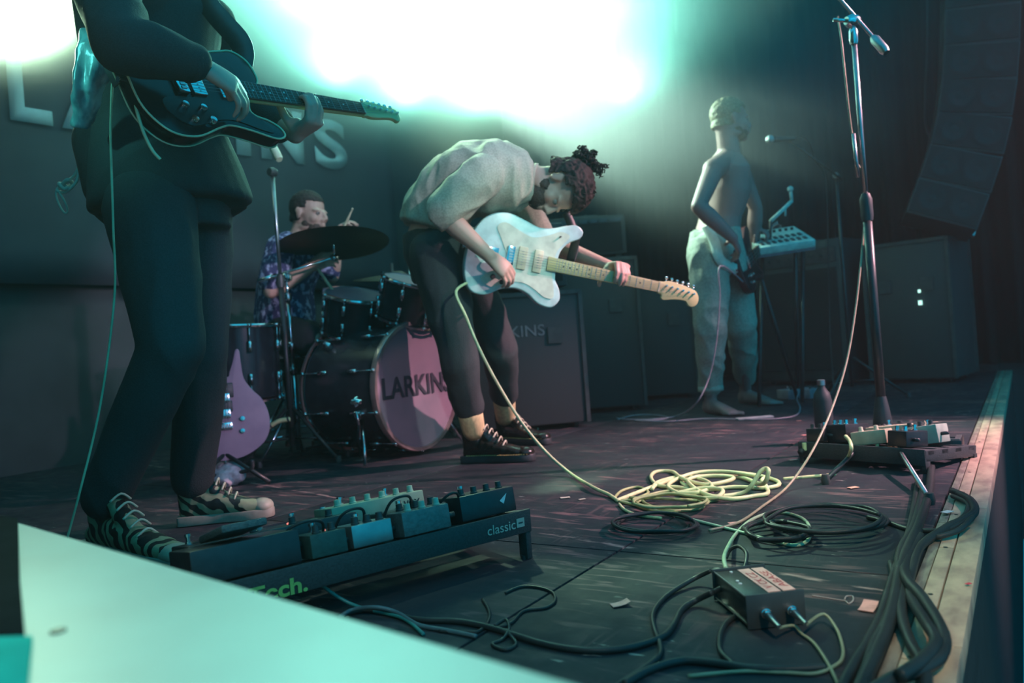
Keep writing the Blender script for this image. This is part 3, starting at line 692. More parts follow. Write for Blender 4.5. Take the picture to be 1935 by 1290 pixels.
# strap + lanyard + its cable
ba = ML @ V((.19, .11, -.02)); bb = ML @ V((-.2, 0, -.02))
strap('strap', [ba, D(455, 80, 2.22), D(400, 15, 2.28), D(350, -70, 2.35), shF+V((.02, -.08, .09))], .06, BLACK, g1, -FW)
strap('strap', [bb, D(205, 90, 2.0), D(185, 10, 2.1), shN+V((-.05, .1, .10))], .06, BLACK, g1, -FW)
LAN = mat('pale_cord', (.55, .60, .50), .7)
ln = thing('lanyard', 'knotted pale cord hanging behind the left player\'s hip', 'cord', (0, 0, 0))
cu('cord', [D(150, 262, 2.32), D(152, 300, 2.3), D(140, 330, 2.3), D(118, 345, 2.3), D(108, 358, 2.3), D(125, 360, 2.29), D(145, 340, 2.29), D(150, 310, 2.3)], .0045, LAN, ln)
cu('cord', [D(135, 335, 2.31), D(112, 350, 2.3), D(106, 365, 2.3), D(112, 385, 2.3), D(122, 400, 2.3), D(128, 396, 2.3), D(122, 378, 2.29), D(112, 362, 2.29)], .003, LAN, ln)
cu('knot', [D(115, 350, 2.3), D(128, 338, 2.29), D(136, 346, 2.31), D(122, 355, 2.28), D(112, 345, 2.30), D(130, 352, 2.3)], .006, LAN, ln)
# ---- player 2, bent over in the middle
p2 = thing('person', 'bent-over guitarist in pale T-shirt with curly hair tied in a bun', 'person', (G(900, 880)))
hN, hF = D(828, 478, 3.22), D(868, 470, 3.52)
kN, kF = D(868, 680, 3.22), D(945, 660, 3.55)
heel2, toe2 = G(874, 872), G(1012, 868)
heel3, toe3 = G(940, 835), G(1040, 838)
aN2 = heel2.lerp(toe2, .2)+UPZ*.11; aF2 = heel3.lerp(toe3, .2)+UPZ*.11
sp = [D(832, 500, 3.36), D(826, 440, 3.36), D(845, 375, 3.32), D(890, 330, 3.28), D(945, 322, 3.24), D(992, 334, 3.22)]
sdh = (FW).normalized(); sds = (FW*.9+UPZ*.25+R_0*.1).normalized()
hd2 = D(1054, 354, 3.2); R2 = frame(-UPZ*.93-FW*.28-R_0*.22, R_0*.95-UPZ*.12)
shN2, shF2 = D(912, 330, 3.06), D(965, 350, 3.42)
elN2, elF2 = D(836, 402, 3.0), D(1022, 452, 3.5)
nk2 = MM @ V((.43, 0, 0)); m3 = MM.to_3x3(); hx, hy, hz_ = m3.col[0], m3.col[1], m3.col[2]
wrF2 = nk2 + hy*.050 - hz_*.085 - hx*.02
wrN2 = D(925, 482, 3.02)
bm = bmesh.new()
torso(bm, sp, (sdh, sds), [.15, .165, .14, .155, .175, .10], [.11, .12, .10, .115, .115, .08])
cap(bm, sp[5], D(1022, 342, 3.2), .066, .060); cap(bm, D(1015, 340, 3.2), hd2+R2 @ V((0, -.03, -.05)), .06, .055); add_head(bm, hd2, R2)
arm(bm, shN2, elN2, wrN2, .98); arm(bm, shF2, elF2, wrF2, .98)
add_hand(bm, wrN2, (hx*.85-hy*.45-hz_*.05), -hy*.2+hx+hz_*.2, -hz_-hy*.6, (28, 60, 90), 1.0, (.9, .3, .4))
add_hand(bm, wrF2, (hz_*.95+hy*.10+hx*.18), -hx, -hy, (62, 92, 125), 1.0, (.1, .6, .9), .26)
leg(bm, hN, kN, aN2, .95, -.012); leg(bm, hF, kF, aF2, .95, -.012)
loc(fuse('body', bm, SKIN, p2, .005, 3), p2); eyes(hd2, R2, p2)
for ch in p2.children:
    if ch.name.startswith('eye'): loc(ch, p2)
# hair: skull cap, bun of curls, loose curls
loc(hair_cap('hair', hd2, R2, HAIR, p2, 1.06, .014, -.045, .008, .006, .05), p2)
random.seed(11); bm = bmesh.new()
def curl(bm, c, r, turns, ax, rad, ln):
    x, y, d = basis(ax); pts = []; ph = random.uniform(0, 6.28)
    for i in range(int(turns*8)+1):
        a = i/8*2*math.pi+ph; pts.append(V(c)+d*ln*i/(turns*8)+(x*math.cos(a)+y*math.sin(a))*r*(1-.3*i/(turns*8)))
    sweep(bm, pts, rad, 5)
bunc = D(1106, 300, 3.22)
bun0 = bunc
ell(bm, bun0, (.028, .028, .030), None, 14, 10)
for i in range(110):
    q = V((random.gauss(0, 1), random.gauss(0, 1), random.gauss(0, 1))).normalized()
    curl(bm, bunc+q*random.uniform(.014, .040)-UPZ*.004, random.uniform(.008, .014), random.uniform(1.5, 2.6), q+V((0, 0, .3)), .0027, .022)
for i in range(16):
    curl(bm, D(1120+random.uniform(-5, 8), 308+random.uniform(-4, 8), 3.2), .010, random.uniform(1.5, 3.2), RT*.7-UPZ*random.uniform(0, 1.2), .0024, .05)
for i in range(10):
    curl(bm, D(1100+random.uniform(-10, 12), 284, 3.2), .008, 2, UPZ+RT*random.uniform(-.8, .8), .0024, .025)
b_ = tag(obj('bun', bm, HAIR, p2, True), kind='stuff'); loc(b_, p2)
bm = bmesh.new()
for i in range(60):
    th = random.uniform(0, 6.28); ph = random.uniform(-.2, 1.5)
    q = V((math.cos(th)*math.cos(ph)*.092, math.sin(th)*math.cos(ph)*.106-.014, .036+math.sin(ph)*.100))
    if q.y > .055 and q.z < .07: continue
    curl(bm, hd2+R2 @ q, .010, 1.2, R2 @ V((q.y, -q.x, .02)), .0026, .02)
for i in range(0):
    q = V((random.uniform(-.05, .05), .05+random.uniform(0, .03), .10+random.uniform(-.02, .02)))
    curl(bm, hd2+R2 @ q, .008, 2.5, -UPZ+RT*random.uniform(-.4, .4), .0022, .05)
loc(tag(obj('curl', bm, HAIR, p2, True), kind='stuff'), p2)
bm = bmesh.new(); ell(bm, hd2+R2 @ V((0, .045, -.072)), (.058, .052, .046), R2, 20, 14); ell(bm, hd2+R2 @ V((0, .02, -.055)), (.070, .045, .035), R2, 20, 14)
loc(fuse('beard', bm, BEARD, p2, .004, 1, (.004, 90, (1, 1, 1))), p2)
TEE = mat('pale_tshirt', (.52, .50, .38), .85, scale=150, bump=.2)
bm = bmesh.new()
torso(bm, [D(816, 432, 3.34), D(826, 400, 3.34), D(850, 362, 3.31), D(893, 337, 3.27), D(945, 335, 3.23), D(985, 340, 3.21), D(1004, 340, 3.21)], (sdh, sds), [.18, .185, .18, .19, .20, .15, .09], [.130, .135, .142, .150, .148, .115, .078], 32)
chain(bm, [shN2, shN2.lerp(elN2, .5), shN2.lerp(elN2, .93)], [.078, .078, .070]); chain(bm, [shF2, shF2.lerp(elF2, .5), shF2.lerp(elF2, .85)], [.075, .075, .070])
loc(fuse('t_shirt', bm, TEE, p2, .006, 4, (.011, 9, (1.3, 1.3, .6))), p2)
bm = bmesh.new()
lathe(bm, [(.062, 0), (.072, .004), (.074, .016), (.066, .018)], D(1004, 340, 3.21), D(1040, 345, 3.2)-D(1000, 339, 3.21), 28); loc(obj('collar', bm, TEE, p2, True), p2)
bm = bmesh.new(); e1 = shN2.lerp(elN2, .90)
lathe(bm, [(.070, 0), (.077, .002), (.077, .026), (.070, .028)], e1, elN2-shN2, 24); bm.free()
bm = bmesh.new()
torso(bm, [D(838, 520, 3.37), D(826, 470, 3.36), D(818, 435, 3.36)], (sdh, sdh), [.175, .175, .165], [.125, .135, .125])
for h, k_, a in ((hN, kN, aN2), (hF, kF, aF2)):
    a2 = a.lerp(k_, .43); chain(bm, [h, h.lerp(k_, .4), k_], [.112, .098, .076]); chain(bm, [k_, k_.lerp(a2, .4), a2], [.075, .072, .066])
loc(fuse('trousers', bm, CLB2, p2, .009, 5, (.008, 8, (1, 1, .6))), p2)
SOCK = mat('cream_sock', (.78, .66, .34), .8, scale=80, stretch=(1, 1, .2), bump=.5)
LEA = mat('black_leather', (.02, .017, .014), .18, scale=40, bump=.2)
STI = mat('yellow_stitch', (.8, .6, .2), .6)
for hh, tt in ((heel2, toe2), (heel3, toe3)):
    d = (tt-hh).normalized(); L_ = (tt-hh).length
    shoe(hh, tt, hh, p2, LEA, BLACK, LEA, .16, lace=True)
    c = hh+d*L_*.19
    kk = kN if hh is heel2 else kF; aa = aN2 if hh is heel2 else aF2
    bm = bmesh.new(); sweep(bm, [aa+UPZ*.02, aa.lerp(kk, .12), aa.lerp(kk, .28), aa.lerp(kk, .42)], [.049, .050, .053, .055], 24); loc(obj('sock', bm, SOCK, p2, True), p2)
    bm = bmesh.new(); s = d.cross(UPZ)
    for side in (-1, 1):
        for i in range(26):
            f = .1+.84*i/26; wd = .034+.012*math.sin(max(0, (f-.35))*math.pi/.65) if f < .9 else .036
            q = hh+d*L_*f+s*side*(wd+.001)+UPZ*.033; sweep(bm, [q, q+d*.007], .0018, 5)
    loc(tag(obj('welt_stitch', bm, STI, p2), kind='stuff'), p2)
st = [MM @ V((-.22, 0, -.02)), D(800, 400, 3.22), D(850, 300, 3.15), D(930, 262, 3.12), D(1000, 285, 3.1), D(1040, 400, 3.3), D(1078, 425, 3.32), D(1082, 470, 3.3), MM @ V((.235, .155, -.02))]
strap('strap', [D(1070, 400, 3.36), D(1082, 430, 3.35), D(1086, 465, 3.33), D(1078, 490, 3.3), MM @ V((.22, .15, -.03))], .035, BLACK, g2, -FW)
bm = None
# ---- player 3, shirtless, far
p3 = thing('person', 'shirtless barefoot bassist in pale trousers, lit from behind in profile', 'person', G(1360, 780))
hN, hF = D(1338, 478, 4.42), D(1372, 474, 4.66); kN, kF = D(1343, 620, 4.40), D(1400, 612, 4.62)
h3, t3 = G(1334, 779), G(1394, 784); h4, t4 = G(1400, 760), G(1470, 764)
aN3 = h3.lerp(t3, .22)+UPZ*.08; aF3 = h4.lerp(t4, .2)+UPZ*.08
sp = [D(1353, 500, 4.54), D(1352, 455, 4.54), D(1362, 405, 4.52), D(1372, 355, 4.5), D(1374, 312, 4.48), D(1378, 288, 4.47)]
sd = (FW*.93-R_0*.36).normalized()
hd3 = D(1381, 226, 4.46); R3 = frame(R_0*.96+FW*.12-UPZ*.05, UPZ)
shN3, shF3 = D(1348, 320, 4.30), D(1398, 318, 4.66)
elN3, elF3 = D(1320, 388, 4.18), D(1428, 390, 4.75)
nk3 = MB_ @ V((.42, 0, 0)); wrN3 = D(1385, 448, 4.22); wrF3 = nk3+V((-.05, -.05, -.03))
bm = bmesh.new()
torso(bm, sp, (sd, sd), [.155, .15, .135, .155, .15, .07], [.105, .11, .095, .12, .10, .07])
cap(bm, sp[5], hd3+R3 @ V((0, -.03, -.06)), .064, .058); add_head(bm, hd3, R3, 1.04)
chain(bm, [sp[5]-UPZ*.02, shN3+UPZ*.005], [.055, .060]); chain(bm, [sp[5]-UPZ*.02, shF3+UPZ*.005], [.055, .060])
arm(bm, shN3, elN3, wrN3, 1.08); arm(bm, shF3, elF3, wrF3, 1.08)
b3 = MB_.to_3x3(); bx_, by_, bz_ = b3.col[0], b3.col[1], b3.col[2]
add_hand(bm, wrN3, D(1402, 480, 4.3)-wrN3, bx_, -bz_-by_*.3, (25, 60, 90)); add_hand(bm, wrF3, bz_+by_*.3, -bx_, by_, (25, 75, 120))
leg(bm, hN, kN, aN3, .95, -.010); leg(bm, hF, kF, aF3, .95, -.010); add_foot(bm, h3, t3); add_foot(bm, h4, t4)
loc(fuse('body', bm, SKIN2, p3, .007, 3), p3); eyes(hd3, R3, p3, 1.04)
for ch in p3.children:
    if ch.name.startswith('eye'): loc(ch, p3)
FAIR = mat('fair_hair', (.34, .26, .17), .6, col2=(.22, .16, .10), scale=120, bump=.6)
loc(hair_cap('hair', hd3, R3, FAIR, p3, 1.04, .003, -.045, .005, .006), p3)
bm = bmesh.new(); ell(bm, hd3+R3 @ V((0, .040, -.076)), (.055, .052, .040), R3, 20, 14); ell(bm, hd3+R3 @ V((0, .018, -.060)), (.068, .040, .030), R3, 20, 14)
loc(fuse('beard', bm, BEARD, p3, .005, 1, (.003, 90, (1, 1, 1))), p3)
PANT = mat('pale_trousers', (.42, .42, .36), .85, scale=90, bump=.3)
bm = bmesh.new()
torso(bm, [D(1356, 520, 4.54), D(1352, 475, 4.54), D(1350, 432, 4.53)], (sd, sd), [.18, .175, .155], [.125, .132, .118])
for h, k_, a in ((hN, kN, aN3), (hF, kF, aF3)):
    a2 = a+UPZ*.09; chain(bm, [h, h.lerp(k_, .4), k_], [.118, .108, .086]); chain(bm, [k_, k_.lerp(a2, .4), a2], [.082, .076, .066])
loc(fuse('trousers', bm, PANT, p3, .008, 4, (.010, 8, (1, 1, .8))), p3)
bm = bmesh.new(); lathe(bm, [(.064, 0), (.072, .002), (.072, .03), (.064, .032)], aN3+UPZ*.05, (0, 0, 1), 24); loc(obj('turn_up', bm, PANT, p3, True), p3)
STW = mat('pale_strap', (.70, .78, .70), .6)
strap('strap', [D(1335, 425, 4.34), D(1350, 455, 4.30), D(1362, 490, 4.28), MB_ @ V((-.2, 0, -.02))], .055, STW, g3, -FW)
# ---- drummer
p4 = thing('person', 'seated drummer with short hair and dark speckled shirt behind the crash cymbal', 'person', G(540, 850))
sp = [D(540, 640, 4.28), D(538, 590, 4.28), D(540, 540, 4.26), D(552, 495, 4.24), D(562, 462, 4.23), D(568, 448, 4.23)]
sd = (FW*.95-R_0*.3).normalized(); hd4 = D(584, 402, 4.22); R4 = frame(R_0*.93-FW*.36-UPZ*.12, UPZ+R_0*.1)
shN4, shF4 = D(532, 470, 4.06), D(592, 468, 4.42)
elN4, elF4 = D(512, 548, 3.98), D(628, 520, 4.44); wrN4 = D(588, 502, 4.02); wrF4 = D(636, 452, 4.36)
hN, hF = D(535, 628, 4.16), D(560, 628, 4.40); kN, kF = D(600, 640, 3.98), D(640, 640, 4.3)
aN4 = V((G(612, 840).x, G(612, 840).y, .09)); aF4 = V((G(668, 822).x, G(668, 822).y, .09))
bm = bmesh.new(); torso(bm, sp, (sd, sd), [.16, .15, .14, .16, .18, .10], [.12, .125, .11, .12, .115, .08])
cap(bm, sp[5], hd4+R4 @ V((0, -.03, -.06)), .062, .056); add_head(bm, hd4, R4, 1.0)
arm(bm, shN4, elN4, wrN4); arm(bm, shF4, elF4, wrF4)
add_hand(bm, wrN4, D(612, 490, 4.0)-wrN4, UPZ, R_0*.2+FW-UPZ*.2, (45, 85, 110)); add_hand(bm, wrF4, V(UPZ)+RT*.4, -R_0, R_0*.9, (45, 85, 110))
leg(bm, hN, kN, aN4, .95, -.008); leg(bm, hF, kF, aF4, .95, -.008)
loc(fuse('body', bm, SKIN, p4, .006, 3), p4); eyes(hd4, R4, p4)
for ch in p4.children:
    if ch.name.startswith('eye'): loc(ch, p4)
loc(hair_cap('hair', hd4, R4, HAIR, p4, 1.0, .003, -.045, .003, .006), p4)
bm = bmesh.new(); ell(bm, hd4+R4 @ V((0, .042, -.076)), (.052, .050, .036), R4, 20, 14); ell(bm, hd4+R4 @ V((0, .018, -.060)), (.067, .040, .030), R4, 20, 14)
loc(fuse('beard', bm, BEARD, p4, .005, 1, (.003, 90, (1, 1, 1))), p4)
SPK = mat('speckled_shirt', (.05, .05, .14), .8, col2=(.42, .42, .62), scale=42, stretch=(1, 1, .7), lo=.50, hi=.60, detail=7)
bm = bmesh.new(); torso(bm, [sp[0], sp[1], sp[2], sp[3], sp[4], sp[5]-UPZ*.005], (sd, sd), [.20, .19, .175, .185, .20, .10], [.15, .155, .14, .145, .135, .085])
chain(bm, [shN4, shN4.lerp(elN4, .75)], [.074, .068]); chain(bm, [shF4, shF4.lerp(elF4, .75)], [.074, .068])
loc(fuse('shirt', bm, SPK, p4, .007, 4, (.010, 9, (1, 1, .6))), p4)
bm = bmesh.new(); torso(bm, [sp[0]-UPZ*.06, sp[0]+UPZ*.05], (sd, sd), [.18, .17], [.13, .13])
for h, k_ in ((hN, kN), (hF, kF)): chain(bm, [h, h.lerp(k_, .8)], [.105, .085])
loc(fuse('shorts', bm, CLB, p4, .009, 4, (.008, 9, (1, 1, 1))), p4)
for a, dx in ((aN4, 0), (aF4, 0)):
    b0 = V((a.x, a.y, 0))-V((.06, 0, 0)); shoe(b0, b0+V((.27, -.03, 0)), a, p4, CLB, SOLE, TOEC, .09, lace=False)
# ================================================================ drum kit
SHELL = mat('drum_shell', (.03, .03, .04), .22); HEADM = mat('smoky_head', (.27, .18, .24), .5, col2=(.20, .15, .20), scale=4)
HOOPM = mat('drum_hoop', (.55, .42, .42), .3, .8); CYM = mat('dark_cymbal', (.13, .10, .09), .5, 1.0, scale=3)
bd0 = D(788, 722, 3.75); bd0.z = .325
def drum(name, label, c, ax, r, depth, lugs, hoopm=CHROME, headm=None, group=None):
    t = thing(name, label, 'drum', c, group); ax = V(ax).normalized(); x, y, _ = basis(ax)
    bm = bmesh.new(); lathe(bm, [(r, -depth/2+.01), (r, depth/2-.01)], (0, 0, 0), ax, 64); o = obj('shell', bm, SHELL, t); auto(o.data)
    for s in (-1, 1):
        bm = bmesh.new(); lathe(bm, [(r*.985, s*(depth/2+.002)), (r*.5, s*(depth/2+.004)), (0, s*(depth/2+.004)), (0, s*(depth/2-.004)), (r*.98, s*(depth/2-.006))][::1 if s > 0 else -1], (0, 0, 0), ax, 64)
        bmesh.ops.recalc_face_normals(bm, faces=bm.faces); obj('drum_head', bm, headm or HEADM, t)
        hw = .022 if r > .25 else .012; bm = bmesh.new()
        a = s*depth/2; lathe(bm, [(r*.985, a-hw*.7), (r+.014, a-hw*.7), (r+.016, a), (r+.012, a+s*hw*.6), (r*.985, a+s*hw*.6), (r*.985, a-hw*.7)], (0, 0, 0), ax, 64, False)
        bmesh.ops.recalc_face_normals(bm, faces=bm.faces); o = obj('hoop', bm, hoopm, t); auto(o.data)
    lm = None
    for k in range(lugs):
        a = 2*math.pi*(k+.5)/lugs; q = (x*math.cos(a)+y*math.sin(a))
        for s in (-1, 1):
            if lm is None:
                bm = bmesh.new(); sweep(bm, [(0, 0, -.02), (0, 0, .03)], .010, 8); sweep(bm, [(0, 0, .02), (0, 0, depth*.30)], .0035, 6); box(bm, (0, 0, depth*.30), (.016, .016, .014)); o = obj('lug', bm, CHROME, t, True); lm = o
            else: o = lm.copy(); COL.objects.link(o)
            zd = ax*s; o.matrix_local = Matrix.Translation(q*(r+.014)+ax*s*(depth/2-depth*.30)) @ V(zd).to_track_quat('Z', 'Y').to_matrix().to_4x4()
    return t
bd = drum('bass_drum', 'big bass drum facing the audience with dark letters on its smoky head', bd0-V((.225, 0, 0)), (1, 0, 0), .292, .45, 10, HOOPM)
text('lettering', 'LARKINS', (.233, -.25, -.045), (0, 1, 0), (0, 0, 1), .50, .10, mat('dark_letter', (.03, .03, .05), .6), bd, .02, .001)
for s in (-1, 1):
    T('spur', [(.12, s*.27, -.12), (.20, s*.36, -.315)], .007, CHROME, bd)
    L('spur_clamp', [(.02, -.02), (.024, 0), (.02, .02)], (.12, s*.285, -.10), (0, s, -.4), CHROME, bd, 14)
L('drum_bracket', [(.016, 0), (.022, .01), (.022, .035), (.010, .05)], (-.12, -.20, .20), (0, -.7, .7), CHROME, bd, 14)
drum('rack_tom', 'chrome-rimmed rack tom mounted above the bass drum', D(778, 566, 3.85), (.35, 0, .94), .155, .19, 8)
drum('rack_tom', 'dark shallow tom under the crash cymbal, in front of the drummer', D(672, 590, 3.95), (.3, -.1, .94), .155, .19, 8)
drum('floor_tom', 'dark floor tom at the drummer\'s near side beyond the mic stand', V((-3.10, 2.42, .50)), (.05, 0, 1), .19, .34, 8)
drum('snare_drum', 'chrome-hooped snare drum low between the drummer\'s knees', V((-3.20, 3.02, .58)), (.1, 0, 1), .178, .14, 10)
def tripod(t, base, h, spread, m=CHROME, r=.009, a0=.3, z1=.28):
    for k in range(3):
        a = a0+k*2*math.pi/3; d = V((math.cos(a), math.sin(a), 0))
        T('leg', [tuple(d*.02+V((0, 0, z1))), tuple(d*spread+V((0, 0, .012)))], r, m, t)
        L('rubber_foot', [(.013, 0), (.015, .012), (.011, .03)], tuple(d*spread), (0, 0, 1), RUB, t, 12)
        T('brace', [tuple(d*.02+V((0, 0, z1*.45))), tuple(d*spread*.55+V((0, 0, z1*.45)))], r*.6, m, t)
def cymbal(t, c, ax, r):
    return L('cymbal', [(r, 0), (r*.72, r*.055), (r*.4, r*.105), (r*.21, r*.13), (r*.18, r*.17), (r*.08, r*.20), (.004, r*.205), (.004, r*.19), (r*.08, r*.185), (r*.17, r*.15), (r*.2, r*.115), (r*.4, r*.09), (r*.72, r*.04), (r*.995, -.003)][::-1], c, ax, CYM, t, 64)
# crash on its boom stand
cb = G(556, 838); cs = thing('cymbal_stand', 'chrome boom stand carrying the big dark crash cymbal', 'cymbal stand', (cb.x, cb.y, 0))
lo_ = lambda v: tuple(V(v)-V((cb.x, cb.y, 0)))
pt = D(541, 522, 3.9); cb2 = V((pt.x, pt.y, 0)); cs.location = cb2
lo_ = lambda v: tuple(V(v)-cb2)
T('tube', [(0, 0, .05), (0, 0, .45)], .0135, CHROME, cs, 14); T('tube', [(0, 0, .44), (0, 0, .80)], .0105, CHROME, cs, 12); T('tube', [(0, 0, .78), tuple(V(lo_(pt)))], .008, CHROME, cs, 12)
for z in (.44, .56, .80):
    L('clamp', [(.017, -.018), (.02, -.01), (.02, .012), (.015, .018)], (0, 0, z), (0, 0, 1), CHROME, cs, 14); T('wing_screw', [(0, 0, z), (.0, -.04, z)], .005, CHROME, cs)
bm = bmesh.new(); ell(bm, lo_(pt), (.026,)*3, None, 16, 10); box(bm, lo_(pt), (.05, .03, .035)); obj('tilter', bm, CHROME, cs, bevel=.004)
pa, pb = D(487, 529, 3.86), D(632, 484, 3.95)
T('boom_arm', [lo_(pa), lo_(pb)], .0065, CHROME, cs, 10); T('counterweight', [lo_(pa), lo_(pa.lerp(pb, .24))], .011, CHROME, cs, 12)
L('tilter', [(.014, -.02), (.018, 0), (.014, .02)], lo_(pb), (0, 1, .2), CHROME, cs, 14)
cc = D(630, 448, 3.96); axc = (UPZ+FW*.17-R_0*.05).normalized()
T('spindle', [lo_(pb), lo_(cc+axc*.05)], .005, CHROME, cs)
cy = thing('cymbal_disc', 'large dark crash cymbal seen edge-on before the drummer\'s chest', 'cymbal', cc); cymbal(cy, (0, 0, -.03), tuple(axc), .275)
L('felt', [(.016, 0), (.018, .008), (.014, .016)], tuple(axc*.027), tuple(axc), RUB, cy, 14); L('wing_nut', [(.008, 0), (.009, .01), (.004, .014)], tuple(axc*.043), tuple(axc), CHROME, cy, 12)
tripod(cs, 0, .8, .24, CHROME, .007, .5)
# ride cymbal right
rb = D(742, 530, 4.3); r0_ = V((rb.x, rb.y, 0)); rs = thing('cymbal_stand', 'straight cymbal stand behind the rack tom', 'cymbal stand', r0_)
T('tube', [(0, 0, .05), (0, 0, rb.z+.1)], .010, BLACKM, rs, 12); tripod(rs, 0, .8, .28, CHROME, .007, .9)
rc = thing('cymbal_disc', 'small dark ride cymbal low behind the rack tom', 'cymbal', D(752, 527, 4.3)); cymbal(rc, (0, 0, 0), (.12, -.05, 1), .24)
# hi-hat at the left of the drummer's near side
hb = V((-3.02, 3.62, 0)); hh_ = thing('hi_hat', 'hi-hat stand with closed cymbals half hidden behind the bass drum', 'hi-hat', hb)
T('tube', [(0, 0, .05), (0, 0, .98)], .009, CHROME, hh_, 12); tripod(hh_, 0, .8, .25, CHROME, .007, .1)
cymbal(hh_, (0, 0, .86), (0, 0, 1), .18); cymbal(hh_, (0, 0, .855), (0, 0, -1), .18)
# throne
tb = D(535, 650, 4.3); th = thing('drum_throne', 'round black stool under the drummer', 'stool', (tb.x, tb.y, 0))
hz0 = sp[0].z-.14
L('seat', [(.15, 0), (.17, .02), (.17, .07), (.14, .09), (0, .092)], (0, 0, hz0-.05), (0, 0, 1), TOLEX, th, 32); T('post', [(0, 0, .1), (0, 0, hz0-.04)], .014, CHROME, th, 12); tripod(th, 0, .4, .24, CHROME, .009, .4)
# sticks in hand and on the floor
STK = mat('hickory', (.80, .66, .46), .5)
def stick(label, a, b, group=None):
    a, b = V(a), V(b); t = thing('drumstick', label, 'drumstick', a, group); n = 8
    L('shaft', [(.006, 0), (.0075, .01), (.0075, (b-a).length*.7), (.004, (b-a).length*.96)], (0, 0, 0), tuple(b-a), STK, t, 10)
    bm = bmesh.new(); ell(bm, b-a, (.0058, .0058, .0075), None, 10, 8); obj('tip', bm, STK, t, True); return t
stick('raised drumstick showing above the crash cymbal', D(634, 462, 4.34), D(666, 393, 4.3)); stick('drumstick in the drummer\'s near fist', D(600, 505, 4.0), D(645, 570, 3.95))
stick('loose drumstick lying nearest the shiny boot on the floor', G(952, 812, .008), G(1016, 820, .008)); stick('loose drumstick lying farther back by the boot, pointing away', G(985, 795, .008), G(1016, 808, .008))
# ================================================================ mic stands
def rel(t, p): return tuple(V(p)-t.location)
ms = G(556, 872); ml = thing('microphone_stand', 'dark microphone stand between the left guitarist and the drums', 'microphone stand', (ms.x, ms.y, 0))
top = D(513, 306, 3.62); top = V((ms.x, ms.y, top.z))
T('tube', [(0, 0, .08), (0, 0, .88)], .0135, BLACKM, ml, 14); T('tube', [(0, 0, .86), (0, 0, top.z)], .009, STEEL, ml, 12)
L('clutch', [(.018, -.03), (.02, 0), (.016, .03)], (0, 0, .87), (0, 0, 1), BLACK, ml, 14); L('boom_clamp', [(.018, -.02), (.024, 0), (.018, .02)], (0, 0, top.z), (0, 1, 0), BLACK, ml, 14)
bA, bB = rel(ml, D(522, 300, 3.55)), rel(ml, D(420, 100, 3.9)); T('boom_arm', [rel(ml, D(516, 285, 3.58)), bB], .007, BLACKM, ml, 10)
L('counterweight', [(.013, 0), (.019, .01), (.019, .07), (.014, .085)], rel(ml, D(516, 276, 3.57)), tuple(V(bA)-V(bB)), mat('pale_sleeve', (.62, .68, .48), .5), ml, 16)
tripod(ml, 0, 1, .26, BLACKM, .009, .15, .26)
mr = G(1672, 850); mR = thing('microphone_stand', 'tall microphone stand at the right with a cable wound down it', 'microphone stand', (mr.x, mr.y, 0))
topr = D(1604, 62, 3.02).z; 
T('tube', [(0, 0, .10), (0, 0, .90)], .0165, BLACKM, mR, 16); T('tube', [(0, 0, .88), (0, 0, topr)], .0095, STEEL, mR, 12)
L('clutch', [(.019, -.05), (.022, -.03), (.022, .03), (.015, .05)], (0, 0, .89), (0, 0, 1), BLACK, mR, 16)
L('boom_clamp', [(.014, -.03), (.024, -.015), (.024, .015), (.014, .03)], (0, 0, topr), (.6, .8, 0), CHROME, mR, 16)
T('wing_screw', [(0, 0, topr), tuple(-RT*.07)[0:2]+(topr+.01,)], .007, CHROME, mR)
L('swivel', [(.012, 0), (.016, .01), (.016, .05), (.011, .06)], (0, 0, topr-.085), (0, 0, 1), CHROME, mR, 14)
q0, q1 = D(1650, 92, 2.95), D(1545, -30, 3.15)
c0_ = V((mr.x, mr.y, topr+.03)); bd_ = (q1-q0).normalized()
T('boom_arm', [rel(mR, c0_-bd_*.18), rel(mR, c0_+bd_*.75)], .0065, STEEL, mR, 10)
L('counterweight', [(.010, 0), (.017, .015), (.017, .075), (.012, .09)], rel(mR, c0_-bd_*.14), tuple(-bd_), STEEL, mR, 16)
L('microphone_clip', [(.012, 0), (.016, .02), (.014, .06)], rel(mR, c0_+bd_*.74), tuple(bd_), BLACK, mR, 12)
L('base_hub', [(.03, .06), (.034, .1), (.026, .16), (.018, .2)], (0, 0, 0), (0, 0, 1), BLACK, mR, 16)
fR = G(1757, 942, .012)
for k, (p, m_) in enumerate(((fR, STEEL), (G(1560, 905, .012), BLACKM), (G(1700, 800, .012), BLACKM))):
    T('leg', [(0, 0, .10), rel(mR, p)], .007, m_, mR); L('rubber_foot', [(.012, 0), (.014, .012), (.010, .03)], rel(mR, V((p.x, p.y, 0))), (0, 0, 1), RUB, mR, 12)
T('boom_sleeve', [(-.018, -.02, 1.0), (-.022, -.024, 1.16)], .007, STEEL, mR)
ca = [D(1583, 30, 3.05), D(1590, 75, 3.0), D(1598, 150, 2.98), D(1607, 230, 2.98), D(1618, 300, 2.98), D(1631, 330, 2.98), D(1634, 400, 2.95), D(1628, 480, 2.9), D(1617, 580, 2.82), D(1600, 680, 2.72), D(1572, 770, 2.60), D(1535, 850, 2.45), G(1490, 915, .012), G(1440, 955, .008), G(1395, 985, .006), G(1340, 1000, .006)]
tag(cu('microphone_cable', ca, .0036, mat('tan_cable', (.42, .36, .24), .4)), 'thin tan microphone cable hanging in a long curve from the right mic stand', 'cable')
T('cable_run', [rel(mR, D(1612, 96, 2.99)), rel(mR, D(1620, 180, 2.99)), rel(mR, D(1630, 300, 2.99))], .003, mat('violet_cable', (.3, .3, .6), .4), mR)
